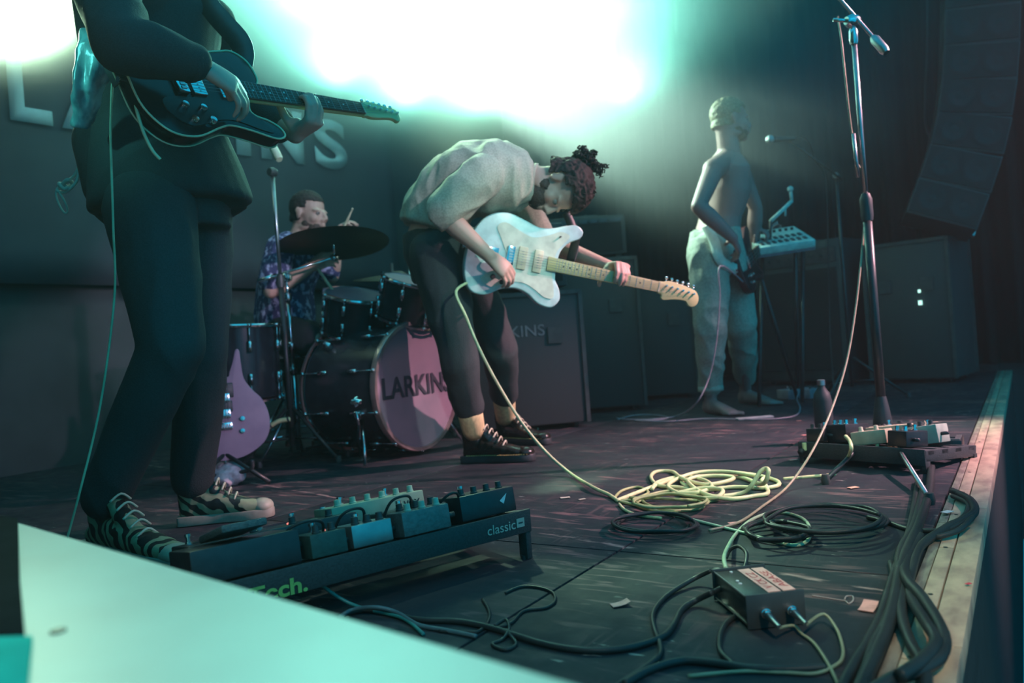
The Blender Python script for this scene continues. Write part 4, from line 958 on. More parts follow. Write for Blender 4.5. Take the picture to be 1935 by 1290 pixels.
# bassist's boom stand and microphone
bs_ = D(1580, 330, 4.75); b0 = V((bs_.x, bs_.y, 0)); mb = thing('microphone_stand', 'black boom stand behind the sampler with the singing microphone', 'microphone stand', b0)
T('tube', [(0, 0, .08), (0, 0, bs_.z)], .010, BLACKM, mb, 12); tripod(mb, 0, 1, .3, BLACKM, .009, .2, .25)
L('boom_clamp', [(.016, -.02), (.022, 0), (.016, .02)], (0, 0, bs_.z), (0, 1, 0), STEEL, mb, 14)
T('boom_arm', [rel(mb, D(1592, 338, 4.74)), rel(mb, D(1490, 262, 4.6))], .007, BLACKM, mb, 10)
mic = thing('microphone', 'black handheld-style microphone with a grille lit at its tip beside the bassist', 'microphone', D(1500, 260, 4.56))
dd = D(1438, 262, 4.5)-D(1500, 260, 4.56)
L('body', [(.010, 0), (.012, .02), (.017, .13), (.018, .135)], (0, 0, 0), tuple(dd), BLACK, mic, 16)
bm = bmesh.new(); ell(bm, dd.normalized()*.158, (.026, .026, .026), None, 16, 12); obj('grille', bm, mat('mesh_grille', (.5, .55, .55), .4, 1.0, scale=300, bump=.8), mic, True)
tag(cu('microphone_cable', [D(1500, 260, 4.56), D(1515, 256, 4.6), D(1530, 270, 4.62), D(1540, 300, 4.68), D(1560, 340, 4.72), D(1565, 480, 4.74), D(1568, 620, 4.74), G(1570, 765, .01), G(1500, 778, .006)], .003, BLKC), 'black cable dropping behind the singing microphone', 'cable')
# ---- sampler on a stand
SMP = mat('pale_sampler', (.60, .74, .68), .45); PADM = mat('sampler_pad', (.06, .07, .08), .5)
s0, s1, s2 = D(1436, 466, 4.70), D(1530, 452, 4.72), D(1548, 417, 5.0)
ux = (s1-s0).normalized(); s3 = s2-(s1-s0); uy = (s2-s1); uy = (uy-ux*uy.dot(ux)); hh2 = uy.length; uy.normalize(); un = ux.cross(uy)
Ms = Matrix.Identity(4)
for i in range(3): Ms[i][0], Ms[i][1], Ms[i][2], Ms[i][3] = ux[i], uy[i], un[i], s0[i]
W_ = (s1-s0).length+.04; Hh = hh2
smp = thing('sampler', 'pale tabletop sampler with rows of dark pads tilted towards the bassist', 'sampler', mat=Ms)
B('casing', (W_/2, Hh/2, -.025), (W_, Hh, .05), SMP, smp, bevel=.008)
B('base_tray', (W_/2, Hh/2, -.058), (W_, Hh*.96, .016), mat('mauve_grey', (.24, .20, .24), .6), smp)
k_ = None
for i in range(8):
    for j in range(3):
        x = W_*(.10+.11*i); y = Hh*(.18+.24*j)
        if j == 2: o = L('knob', [(.009, 0), (.009, .014), (.0, .015)], (x, y+Hh*.12, 0), (0, 0, 1), BLACK, smp, 10)
        else: o = B('pad', (x, y, .003), (.020, Hh*.13, .008), PADM, smp, bevel=.002)
sb = s0+ux*W_/2+uy*Hh/2; ss = thing('keyboard_stand', 'black folding stand under the pale sampler', 'stand', (sb.x, sb.y, 0))
for s in (-1, 1):
    e_ = ux*(.13*s); T('leg', [(e_.x-.15*s*ux.x, e_.y+.2, .012), (e_.x, e_.y-.1, sb.z-.09)], .012, BLACKM, ss); T('leg', [(e_.x, e_.y-.22, .012), (e_.x, e_.y+.1, sb.z-.075)], .012, BLACKM, ss)
T('crossbar', [tuple(-ux*.16+V((0, 0, sb.z-.10))), tuple(ux*.16+V((0, 0, sb.z-.10)))], .012, BLACKM, ss)
gn = thing('clamp_arm', 'short jointed clamp arm with a round knob rising over the sampler', 'clamp', D(1456, 416, 4.8))
T('arm', [(0, 0, 0), rel(gn, D(1496, 378, 4.85))], .012, SMP, gn, 10); T('arm', [rel(gn, D(1496, 378, 4.85)), rel(gn, D(1494, 360, 4.85))], .010, SMP, gn, 10)
T('bracket', [rel(gn, D(1484, 388, 4.84)), rel(gn, D(1484, 406, 4.84))], .006, SMP, gn); L('knob', [(.010, -.014), (.018, -.008), (.018, .008), (.010, .014)], rel(gn, D(1493, 355, 4.85)), tuple(-FW), SMP, gn, 14)
T('post', [rel(gn, D(1456, 416, 4.8)), rel(gn, D(1456, 462, 4.86))], .008, BLACK, gn)
# ================================================================ PA line array
pa_ = thing('line_array', 'hanging curved column of dark loudspeaker cabinets at the far right', 'loudspeaker', D(1800, 300, 5.4))
GRL = mat('speaker_grille', (.020, .023, .025), .8, scale=250, bump=.5); CONE = mat('speaker_cone', (.012, .012, .014), .6)
ptsA = [(1782, 395, .0), (1806, 330, 0), (1826, 262, 0), (1838, 195, 0), (1845, 130, 0), (1848, 62, 0), (1850, -5, 0)]
for i, (px, py, _) in enumerate(ptsA):
    c = D(px, py, 5.4); a = D(*(ptsA[max(i-1, 0)][:2]), 5.4); b = D(*(ptsA[min(i+1, 6)][:2]), 5.4)
    upv = (b-a).normalized(); fwd = (-FW*.72-R_0*.3); fwd = (fwd-upv*fwd.dot(upv)).normalized(); sdv = fwd.cross(upv)
    R = Matrix((sdv, fwd, upv)).transposed(); h_ = .25
    cab = B('cabinet', rel(pa_, c), (.44, .34, h_), TOLEX, pa_, R, bevel=.006)
    bm = bmesh.new(); box(bm, V(rel(pa_, c))+R @ V((0, .174, 0)), (.42, .012, h_-.03), R); obj('grille', bm, GRL, cab)
    for s in (-1, 1):
        for dz in (0,):
            bm = bmesh.new(); lathe(bm, [(.085, 0), (.088, .006), (.07, .006), (.03, -.0), (0, .004)], V(rel(pa_, c))+R @ V((s*.10, .180, dz)), fwd, 24); obj('driver', bm, CONE, cab)
    B('rigging_bar', tuple(V(rel(pa_, c))+R @ V((-.225, 0, 0))), (.012, .05, h_*.98), STEEL, cab, R)
T('hanging_cable', [rel(pa_, D(1850, -40, 5.4)), rel(pa_, D(1850, -190, 5.4))], .008, BLACK, pa_)
tag(cu('speaker_cable', [D(1752, -20, 5.9), D(1752, 80, 5.9), D(1748, 180, 5.9), D(1750, 240, 5.9), D(1768, 272, 5.85)], .007, BLKC), 'black cable looping beside the hanging loudspeaker column', 'cable')
# ================================================================ amps and cases behind
def case(name, label, c, size, rz, cat='flight case', amp=False):
    t = thing(name, label, cat, mat=Matrix.Translation(V(c)) @ Matrix.Rotation(rz, 4, 'Z')); w_, d_, h_ = size
    B('shell', (0, 0, h_/2+.03), (w_, d_, h_), TOLEX, t, bevel=.01)
    em = mat('case_edging', (.08, .09, .09), .6, .3)
    if not amp:
        for x in (-1, 1):
            for y in (-1, 1):
                B('edging', (x*w_/2, y*d_/2, h_/2+.03), (.022, .022, h_), em, t); L('castor', [(.022, -.012), (.026, 0), (.022, .012)], (x*(w_/2-.06), y*(d_/2-.06), .026), (1, 0, 0), RUB, t, 14)
            B('edging', (x*w_/2, 0, h_+.03), (.022, d_, .022), em, t)
        for y in (-1, 1): B('edging', (0, y*d_/2, h_+.03), (w_, .022, .022), em, t)
        for x in (-.25, .25): B('latch', (x*w_, -d_/2-.006, h_*.72), (.08, .012, .09), em, t)
    else:
        B('grille_cloth', (0, -d_/2-.004, h_*.44+.03), (w_*.9, .012, h_*.72), mat('grille_cloth', (.02, .022, .024), .95, scale=180, bump=.5), t)
        B('control_panel', (0, -d_/2-.004, h_*.90+.02), (w_*.9, .014, h_*.10), mat('control_panel', (.10, .10, .11), .35, .5), t)
        for i in range(6): L('knob', [(.010, 0), (.010, .014), (0, .015)], ((i-2.5)*w_*.12, -d_/2-.011, h_*.90+.02), (0, -1, 0), BLACK, t, 12)
        B('handle', (0, 0, h_+.045), (.22, .03, .022), RUB, t, bevel=.006)
        for x in (-1, 1): B('foot', (x*w_*.4, 0, .015), (.04, d_*.8, .03), RUB, t)
    return t
A_ = math.radians(62)
gp = lambda px, py, t: (D(px, py, t).x, D(px, py, t).y, 0)
c1 = case('flight_case', 'tall black flight case with stencilled letters behind the bent-over guitarist', gp(985, 700, 4.6), (.62, .55, .72), A_-.35)
text('stencil', 'LARKINS', (-.26, -.276, .52), (1, 0, 0), (0, 0, 1), .36, .062, mat('grey_stencil', (.22, .24, .25), .8), c1, .01, .002)  # letters in plain dull grey
case('flight_case', 'black flight case standing beyond the pale guitar\'s neck', gp(1120, 700, 5.35), (.60, .50, .95), A_-.5)
case('flight_case', 'low black flight case beside the bassist\'s back leg', gp(1238, 700, 6.0), (.56, .5, .80), A_-.6)
case('guitar_amplifier', 'black guitar amplifier standing on the tall stencilled flight case', tuple(V(gp(985, 700, 4.6))+V((0, 0, .762))), (.56, .28, .36), A_-.35, 'amplifier', True)
case('guitar_amplifier', 'black guitar amplifier on top of the case beyond the guitar neck', tuple(V(gp(1120, 700, 5.35))+V((0, 0, .992))), (.54, .28, .26), A_-.5, 'amplifier', True)
case('bass_amplifier', 'wide black bass amplifier in the dark behind the bassist', gp(1540, 640, 6.2), (.70, .45, 1.05), -.25, 'amplifier', True)
rk = case('equipment_rack', 'dark equipment rack with two lit indicators at the far end of the stage', gp(1742, 640, 5.7), (.55, .5, .95), -.2, 'rack')
LED = mat('indicator_lamp', (.6, .9, .8), .4, emit=(.55, 1, .85, 1.6))
for px, py, s in ((1733, 548, .020), (1735, 570, .030)):
    p_ = rk.matrix_world.inverted() @ D(px, py, 5.42); B('indicator_lamp', (p_.x, -.262, p_.z), (s*.7, .012, s), LED, rk)
pl = thing('cased_pillar', 'narrow grey steel upright in front of the far drape', 'pillar', gp(1700, 560, 6.5))
B('shaft', (0, 0, .62), (.16, .10, 1.24), mat('grey_steel', (.10, .10, .11), .5, .5), pl, Matrix.Rotation(-.3, 3, 'Z'), .01); B('base_plate', (0, 0, .006), (.3, .3, .012), BLACK, pl)
# ================================================================ foreground box
PLY = mat('pale_painted_ply', (.62, .68, .58), .5, col2=(.52, .50, .42), scale=3.0, bump=.15, lo=.35, hi=.75)
fa, fb_ = G(34, 981, .30), G(1120, 1290, .30)
ux = (fb_-fa); ux.z = 0; ux.normalize(); uy = V((-ux.y, ux.x, 0))        # uy points into the stage
if uy.y < 0: uy = -uy
Mf = Matrix.Identity(4); 
for i in range(3): Mf[i][0], Mf[i][1], Mf[i][2], Mf[i][3] = ux[i], uy[i], UPZ[i], fa[i]
Mf[2][3] = 0
fbx = thing('speaker_box', 'large pale painted box blurred in the near left corner of the stage', 'box', mat=Mf)
B('shell', (.40, -.27, .15), (1.44, .54, .30), PLY, fbx, bevel=.008)
for nm_, m_, pp_ in (('black_patch', mat('matte_black', (.012, .014, .016), 1.0, spec=.05), [(34, 982), (38, 1100), (48, 1207), (-150, 1215), (-130, 965)]), ('turquoise_patch', mat('matte_turquoise', (.02, .50, .42), 1.0, spec=.1), [(-150, 1216), (62, 1210), (50, 1340), (-150, 1340)])):  # flat black and turquoise patches laid on the left end of the top
    bm = bmesh.new(); Q = [Mf.inverted() @ G(a, b, .3) for a, b in pp_]; prism(bm, [(q.x, q.y) for q in Q][::-1], .2995, .305); bmesh.ops.recalc_face_normals(bm, faces=bm.faces); obj(nm_, bm, m_, fbx, bevel=.001)
ph = Mf.inverted() @ G(110, 1191, .30)
L('bolt_recess', [(.006, 0), (.006, .0015), (.004, .002)], (ph.x, ph.y, .30), (0, 0, 1), BLACK, fbx, 14)
# ================================================================ pedalboards
def board(name, label, P0, P1, side, h_rear, h_front, depth, brand=None):
    """rails run P0->P1 on the floor, rear rail at P0-P1 line, board slopes down towards side"""
    P0, P1 = V(P0), V(P1); ux = (P1-P0); L_ = ux.length; ux.normalize(); uy = V(side); uy = (uy-ux*uy.dot(ux)); uy.z = 0; uy.normalize()
    m = Matrix.Identity(4); uz = UPZ
    for i in range(3): m[i][0], m[i][1], m[i][2], m[i][3] = ux[i], uy[i], UPZ[i], P0[i]
    m[2][3] = 0
    # local: x along, y away from camera (front edge), z up; handedness may flip, so use explicit points
    t = thing(name, label, 'pedalboard', (P0.x, P0.y, 0)); R3 = Matrix((ux, uy, uz)).transposed()
    def W(x, y, z): return R3 @ V((x, y, z))
    sl = (h_front-h_rear)/depth
    def surf(x, y, dz=0): return W(x, y, h_rear+sl*y+dz)
    ax = ux; ay = (W(0, depth, h_front)-W(0, 0, h_rear)).normalized(); an = ax.cross(ay); an = an if an.z > 0 else -an
    R = Matrix((ax, ay, an)).transposed(); par = t
    def Bx(nm, c, s, mt, p=t, bev=0, d=0): bm = bmesh.new(); box(bm, c, s, R); return obj(nm, bm, mt, p, bevel=bev)
    for k in range(4):
        y = .035+k*(depth-.07)/3; Bx('rail', surf(L_/2, y, -.012), (L_, .045, .018), TOLEX, bev=.003)
    R0 = Matrix((ux, uy, uz)).transposed()
    bm = bmesh.new(); box(bm, W(L_/2, -.003, h_rear-.026), (L_, .006, .052), R0); obj('rear_rail', bm, TOLEX, t, bevel=.002)
    for x in (.008, L_-.008):
        bm = bmesh.new(); box(bm, surf(x, depth/2, -.022), (.016, depth, .036), R); obj('side_rail', bm, TOLEX, t, bevel=.002)
        bm = bmesh.new(); box(bm, W(x, .012, (h_rear-.03)/2), (.016, .03, h_rear-.03), R0); obj('leg', bm, TOLEX, t, bevel=.003)
        bm = bmesh.new(); lathe(bm, [(.012, 0), (.012, .008)], W(x, .014, 0), (0, 0, 1), 12); obj('rubber_foot', bm, RUB, t)
        bm = bmesh.new(); box(bm, W(x, depth-.012, (h_front-.03)/2), (.02, .02, max(h_front-.03, .008)), R0); obj('rubber_foot', bm, RUB, t)
    return t, W, surf, R, R0
def pedal(t0, surf, R, x, y, w_, d_, h_, m, label, knobs=3, knobm=None, sw=True, led=None, name='effects_pedal', cat='effects pedal', two=False, wedge=0):
    c = t0.location+surf(x, y, .0); t = thing(name, label, cat, c, 'pedals on the board' if False else None)
    O_ = R @ V((0, 0, 1)); P = lambda a, b, z: R @ V((a, b, z))
    bm = bmesh.new(); box(bm, P(0, 0, h_/2+.002), (w_, d_, h_), R); obj('casing', bm, m, t, bevel=.003)
    km = knobm or BLACK
    for i in range(knobs):
        xx = (i-(knobs-1)/2)*w_/(knobs+.3) if knobs > 1 else 0
        bm = bmesh.new(); lathe(bm, [(.0085, 0), (.0085, .003), (.0072, .004), (.0068, .015), (0, .016)], P(xx, -d_*.30, h_+.002), O_, 16); obj('knob', bm, km, t)
    if sw:
        for s in ((-.25, .25) if two else (0,)):
            bm = bmesh.new(); lathe(bm, [(.009, 0), (.009, .004), (.005, .004), (.005, .012), (.007, .012), (.007, .018), (0, .019)], P(s*w_, d_*.32, h_+.002), O_, 14); obj('footswitch', bm, CHROME, t)
    if led:
        bm = bmesh.new(); lathe(bm, [(.003, 0), (.003, .003), (0, .004)], P(w_*.12, -d_*.08, h_+.002), O_, 10); obj('indicator_lamp', bm, led, t)
    bm = bmesh.new(); sweep(bm, [P(w_/2, -d_*.2, h_*.5), P(w_/2+.022, -d_*.2, h_*.5)], .006, 8); obj('jack_plug', bm, BLACK, t, True)
    return t
rA = G(1006, 1052); rA.z = 0
lA = G(385, 1235); lA.z = 0
dirA = (rA-lA).normalized(); LA = .82; lA = rA-dirA*LA
sideA = V((-dirA.y, dirA.x, 0)); sideA = sideA if sideA.dot(FW) > 0 else -sideA
tA, WA, sA, RA, R0A = board('pedalboard', 'long black sloping pedalboard with pale lettering on its rear rail, by the zebra shoes', lA, rA, sideA, .115, .06, .34)
text('lettering', 'classic', WA(LA-.125, -.0065, .078), RA.col[0], UPZ, .078, .021, mat('pale_lettering', (.62, .60, .50), .6), tA, .005, .0008)
bm = bmesh.new(); box(bm, WA(LA-.032, -.0068, .089), (.022, .001, .020), R0A); obj('logo_square', bm, mat('pale_lettering'), tA)
bm = bmesh.new(); box(bm, WA(LA-.032, -.0076, .089), (.012, .001, .003), R0A); obj('logo_square', bm, TOLEX, tA)
MTL = mat('grey_hammered', (.15, .17, .17), .45, .3, scale=90, bump=.5); GRN = mat('dark_green_shell', (.03, .08, .07), .5, scale=80, bump=.3)
CRP = mat('cream_casing', (.52, .50, .34), .5, scale=20); REDL = mat('red_lamp', (.9, .1, .1), .4, emit=(1, .25, .2, 1.2)); ORL = mat('orange_lamp', (.9, .5, .2), .4, emit=(1, .6, .4, 2.5)); BLKP = mat('black_casing', (.028, .03, .034), .35, scale=60, bump=.15)
ALU = mat('brushed_panel', (.35, .40, .40), .35, .8); MK = mat('mint_knob', (.42, .52, .42), .5)
pedal(tA, sA, RA, .72, .075, .15, .13, .055, BLKP, 'large black pedal with four tall knobs at the pedalboard\'s right end', 4, BLACK, True)
pedal(tA, sA, RA, .565, .10, .13, .12, .050, BLKP, 'black pedal with chunky knobs in the middle of the long pedalboard', 3, BLACK, True)
pedal(tA, sA, RA, .545, -.005+.03, .115, .07, .050, MTL, 'hammered grey pedal with three mint knobs and a glowing lamp', 3, MK, False, ORL)
pedal(tA, sA, RA, .425, .045, .09, .085, .045, ALU, 'silver-topped pedal left of the hammered grey one', 3, BLACK, True, REDL)
pedal(tA, sA, RA, .33, .045, .075, .09, .045, GRN, 'dark green pedal with small knobs near the rear rail', 2, BLACK, True, REDL)
pedal(tA, sA, RA, .56, .265, .24, .10, .078, CRP, 'long cream multi-knob pedal on the far side of the long pedalboard', 6, BONE, True, None, two=True)
mp_ = pedal(tA, sA, RA, .30, .24, .36, .13, .062, BLKP, 'wide black multi-switch pedal along the far edge of the board', 4, BLACK, False, REDL)
for i in range(5):
    bm = bmesh.new(); lathe(bm, [(.007, 0), (.007, .004), (.0045, .004), (.0045, .014), (.007, .014), (.007, .02), (0, .021)], RA @ V((-.15+i*.075, .045, .064)), RA.col[2], 12); obj('footswitch', bm, CHROME, mp_)
bm = bmesh.new(); box(bm, RA @ V((.04, .058, .066)), (.07, .010, .004), RA); obj('red_strip', bm, mat('red_strip', (.7, .08, .08), .4), mp_)
bm = bmesh.new(); box(bm, RA @ V((-.05, .058, .066)), (.09, .008, .003), RA); obj('silver_strip', bm, ALU, mp_)
dg = pedal(tA, sA, RA, .175, .075, .20, .14, .062, BLKP, 'big black treadle pedal with green lettering on its rear panel', 0, BLACK, False)
bm = bmesh.new(); box(bm, RA @ V((0, 0.0, .082)), (.085, .15, .014), RA @ Matrix.Rotation(-.12, 3, 'X')); obj('treadle', bm, mat('treadle_rubber', (.10, .13, .13), .6, scale=160, bump=1), dg, bevel=.004)
GL = mat('green_lettering', (.30, .60, .16), .5)
text('lettering', 'DigiTech.', WA(.085, -.0075, .055), RA.col[0], UPZ, .19, .040, GL, tA, .03, .0006)
cpos = sA(.56, .265)
bm = bmesh.new(); me_, (x0_, x1_, y0_, y1_) = text_mesh('VOX', 1, .03)
for v in me_.vertices: v.co = tA.location+cpos+RA @ V((.062+(v.co.x-x0_)/(x1_-x0_)*.045, -.0512, .045+(v.co.y-y0_)/(y1_-y0_)*.018))
cp_ = [o for o in bpy.data.objects if o.get('label', '').startswith('long cream multi-knob')][0]
for v in me_.vertices: v.co -= cp_.location
link('lettering', me_, BLACK, cp_)
bp_big = [o for o in bpy.data.objects if o.get('label', '').startswith('large black pedal with four')][0]
bm = bmesh.new(); vs_ = [bm.verts.new(RA @ V(q)) for q in ((.030, -.0655, .030), (.052, -.0655, .044), (.040, -.0655, .022))]; bm.faces.new(vs_)
o = obj('arrow_mark', bm, WHITE, bp_big); o.modifiers.new('s', 'SOLIDIFY').thickness = .0005
# patch leads on the board
for k, (a, b, hh) in enumerate(((.36, .43, .07), (.47, .54, .075), (.60, .66, .06), (.25, .34, .065))):
    pts = [sA(a, .06, .03), sA(a+.01, .03, hh), sA((a+b)/2, .02, hh+.01), sA(b-.01, .03, hh), sA(b, .06, .03)]
    o = cu('patch_lead', [tA.location+p for p in pts], .003, BLKC); tag(o, None, 'cable', 'black patch leads looped between pedals on the long board'); o['label'] = ('black patch lead looping left of the three-mint-knob pedal', 'black patch lead between the silver-topped and hammered grey pedals', 'black patch lead running to the large black pedal at the right end', 'leftmost small black patch lead, beside the treadle pedal')[k]
B('silver_clip', G(450, 1062, .10), (.018, .05, .008), MK); o = bpy.data.objects['silver_clip']; o.name = 'cable_clip'; tag(o, 'mint-coloured flat plug at the far left end of the long pedalboard', 'plug')
# ---- right pedalboard, further back
rB = G(1752, 893); lB = G(1512, 872)
lB.z = rB.z = 0; dB = (rB-lB).normalized(); LB = (rB-lB).length
sB_ = V((-dB.y, dB.x, 0)); sB_ = sB_ if sB_.dot(FW) > 0 else -sB_
tB, WB, sB, RB, R0B = board('pedalboard', 'crowded black pedalboard behind the right mic stand\'s feet', lB, rB, sB_, .075, .045, .34)
random.seed(21)
crowd = [(.05, .06, .06, .11, .045, BLKP, 'small black pedal at the left end of the crowded board', 2, BLACK, 1, .2, .1),
 (.13, .10, .08, .12, .06, BLKP, 'black pedal with silver knobs second on the crowded board', 3, CHROME, 1, -.15, .15),
 (.235, .07, .11, .09, .045, CRP, 'tan pedal with a pale sloping top on the crowded board', 2, BONE, 0, .25, .3),
 (.22, .20, .15, .10, .055, CRP, 'tan treadle pedal lying behind the pale sloping one', 0, BONE, 1, .3, .25),
 (.35, .20, .11, .10, .06, MK, 'mint-green pedal sticking up behind the mic stand pole', 3, BLACK, 1, .1, .35),
 (.355, .06, .07, .10, .05, BLKP, 'small black pedal in front of the mint-green one', 2, CHROME, 1, -.2, .0),
 (.44, .16, .09, .09, .05, MK, 'mint-green pedal at the right of the pole with a lifted corner', 1, BLACK, 1, .45, .3),
 (.47, .05, .08, .10, .045, BLKP, 'black pedal at the right front of the crowded board', 1, BLACK, 1, .1, .1)]
for x, y, w_, d_, h_, m_, lb, kn, km, sw_, yaw, pit in crowd:
    if x > LB-.03: continue
    pedal(tB, sB, RB @ Matrix.Rotation(yaw, 3, 'Z') @ Matrix.Rotation(-pit*.5, 3, 'Y'), x, y, w_, d_, h_, m_, lb, kn, km, bool(sw_))
for i in range(5):                       # striped cable sleeve
    p_ = G(1520+i*10.5, 842-i*7, .06); bm = bmesh.new(); sweep(bm, [p_-UPZ*.012, p_+UPZ*.014], .0075, 10)
    o = obj('cable_marker', bm, mat('yellow_marker', (.85, .85, .40), .5)); tag(o, ('lowest', 'second lowest', 'middle', 'second highest', 'highest')[i]+' pale yellow marker of the slanting row at the crowded board\'s left end', 'marker', 'yellow cable markers beside the crowded board')
o = cu('cable_bundle', [G(1512, 852, .045), G(1530, 842, .05), G(1560, 822, .055), G(1580, 810, .05)], .010, BLKC); tag(o, 'thick black cable carrying the yellow markers', 'cable')
tag(cu('patch_cable', [D(1598, 822, 2.55), D(1606, 832, 2.5), D(1608, 848, 2.48), G(1600, 868, .02)], .006, CREAM), 'stubby cream patch cable arching down the crowded board\'s front', 'cable')
tag(cu('patch_cable', [D(1664, 815, 2.62), D(1660, 830, 2.6), D(1656, 846, 2.6)], .006, CREAM), 'short cream plug lead left of the mic stand pole', 'cable')
tag(cu('patch_cable', [D(1675, 818, 2.62), D(1680, 835, 2.6), D(1683, 848, 2.6)], .006, mat('orange_plug', (.7, .5, .2), .5)), 'short orange plug lead right of the mic stand pole', 'cable')
# silver-framed tuner box at right
tu = thing('tuner_pedal', 'silver-edged box at the right of the crowded pedalboard', 'effects pedal', G(1790, 858))
B('casing', (0, 0, .03), (.10, .12, .06), BLKP, tu, bevel=.004); B('silver_frame', (.0, 0, .062), (.09, .11, .004), ALU, tu); B('screen', (0, .0, .066), (.06, .07, .005), BLACK, tu)
L('footswitch', [(.009, 0), (.005, .004), (.007, .02), (0, .021)], (0, -.045, .062), (0, 0, 1), CHROME, tu, 12)
tag(B('flat_lead', G(1530, 898, .004), (.17, .012, .008), CREAM, rot=Matrix.Rotation(AZ+.05, 3, 'Z'), bevel=.003), 'straight cream rod lying left of the crowded pedalboard', 'rod')
ck = [G(*q, .001) for q in ((1535, 1123), (1560, 1127), (1585, 1131), (1597, 1133), (1604, 1138), (1612, 1132), (1611, 1124), (1600, 1124), (1596, 1130))]
tag(cu('chalk_mark', ck, .0014, mat('chalk', (.35, .30, .30), .9)), 'pale drawn hook-shaped mark on the floor right of the direct box', 'mark')
# ---- DI box
dc = [G(1357, 1084, .055), G(1430, 1058, .055), G(1508, 1112, .055), G(1420, 1130, .055)]
ce = sum(dc, V((0, 0, 0)))/4; ux = ((dc[3]-dc[0])+(dc[2]-dc[1])); L1 = ux.length/2; ux.normalize(); uy = ((dc[1]-dc[0])+(dc[2]-dc[3])); uy = uy-ux*uy.dot(ux); L2 = uy.length/2; uy.normalize()
un = ux.cross(uy); Md = Matrix.Identity(4)
for i in range(3): Md[i][0], Md[i][1], Md[i][2], Md[i][3] = ux[i], uy[i], UPZ[i], ce[i]
Md[2][3] = 0
di = thing('direct_box', 'black metal stage box with two pink handwritten labels near the stage edge', 'direct box', mat=Md)
h_ = .048
B('casing', (0, 0, h_/2+.006), (L1*.96, L2, h_), BLKP, di, bevel=.003)
B('end_plate', (L1/2-.002, 0, h_/2+.006), (.004, L2+.008, h_+.008), BLACK, di, bevel=.001); B('end_plate', (-L1/2+.002, 0, h_/2+.006), (.004, L2+.008, h_+.008), BLACK, di, bevel=.001)
for x in (-1, 1):
    for y in (-1, 1): L('rubber_foot', [(.007, 0), (.008, .007)], (x*L1*.38, y*L2*.36, 0), (0, 0, 1), RUB, di, 12)
B('top_edge', (0, -L2/2-.001, h_+.006), (L1*.94, .0022, .0022), STEEL, di); B('top_edge', (0, -L2/2-.001, .008), (L1*.94, .0022, .0022), STEEL, di)
INK = mat('red_ink', (.55, .07, .08), .6)
for yy, s in ((L2*.06, 'KICK 2'), (L2*.34, 'ABASE')):
    lab = B('paper_label', (-.002, yy, h_+.0068), (L1*.84, L2*.24, .0012), mat('pink_label', (.85, .48, .42), .7), di)
for yy, s in ((-.06, 'V CK CZ'), (.22, 'ABASE')):
    o = text('handwriting', s, (L1*.30, L2*(yy+.20), h_+.0076), (-1, 0, 0), (0, -1, 0), L1*.58, L2*.15, INK, di, .004, .0003)
for x, y in ((-L1*.38, -L2*.22), (-L1*.05, -L2*.32), (L1*.05, -L2*.33)):
    L('button', [(.003, 0), (.003, .002), (0, .0025)], (x, y, h_+.006), (0, 0, 1), WHITE, di, 10)
for yy in (-L2*.22, L2*.26):
    p0 = V((L1/2, yy, .028))
    L('socket', [(.0085, 0), (.0085, .008), (.006, .009)], tuple(p0), (1, 0, 0), CHROME, di, 18)
def wd(x, y, z): return Md @ V((x, y, z))
for k, yy in enumerate((-L2*.22, L2*.26)):
    t = thing('jack_plug', ('chrome jack plug in the near socket of the direct box', 'chrome jack plug in the right-hand socket of the direct box')[k], 'plug', wd(L1/2+.008, yy, .028))
    ax = (ux-UPZ*.10)
    L('sleeve', [(.0062, 0), (.0062, .012), (.0045, .030), (.0038, .048)], (0, 0, 0), tuple(ax), STEEL, t, 16); L('collar', [(.0075, 0), (.0075, .006), (.006, .008)], (0, 0, 0), tuple(ax), CHROME, t, 16)
pp = wd(L1/2+.055, L2*.26, .022)
tag(cu('jack_cable', [pp, G(1556, 1158, .018), G(1580, 1185, .006), G(1591, 1215, .005), G(1592, 1240, .004), G(1578, 1255, .004), G(1540, 1270, .004), G(1480, 1268, .004), G(1400, 1266, .004), G(1300, 1275, .004)], .0026, mat('grey_green_cable', (.30, .32, .20), .4)), 'thin grey-green cable curving right from the direct box', 'cable')
pp = wd(L1/2+.055, -L2*.22, .022)
tag(cu('jack_cable', [pp, G(1500, 1180, .010), G(1515, 1195, .005), G(1540, 1215, .004), G(1570, 1262, .004), G(1600, 1330, .004)], .0026, mat('grey_green_cable')), 'thin cable running off below the direct box', 'cable')
# xlr plugs at the back
for (px, py, z, tx, ty, lab) in ((1372, 1084, .035, 1345, 1076, 'round black connector with a pale collar at the left rear corner of the direct box'), (1362, 1110, .030, 1348, 1116, 'ribbed silver connector boot on the left side of the direct box')):
    p0 = G(px, py, z); p1 = G(tx, ty, z); t = thing('cable_connector', lab, 'plug', p0); ax = p1-p0
    if px == 1372:
        L('barrel', [(.010, 0), (.0105, .018), (.008, .030), (.004, .036)], (0, 0, 0), tuple(ax), BLACK, t, 18); L('collar', [(.0085, -.03), (.0085, -.006), (.010, 0)], (0, 0, 0), tuple(ax), mat('pale_sleeve'), t, 18)
    else:
        for i in range(6): L('rib', [(.0055-.0003*i, 0), (.0055-.0003*i, .0022)], tuple(V(ax).normalized()*(.0035*i)), tuple(ax), STEEL, t, 12)
def fc(label, pts, r, m, name='cable', zf=None, sub=8, group=None):
    out = []
    for i, p in enumerate(pts):
        z = p[2] if len(p) > 2 else r
        out.append(G(p[0], p[1], z))
    return tag(cu(name, out, r, m, None, sub), label, 'cable', group)
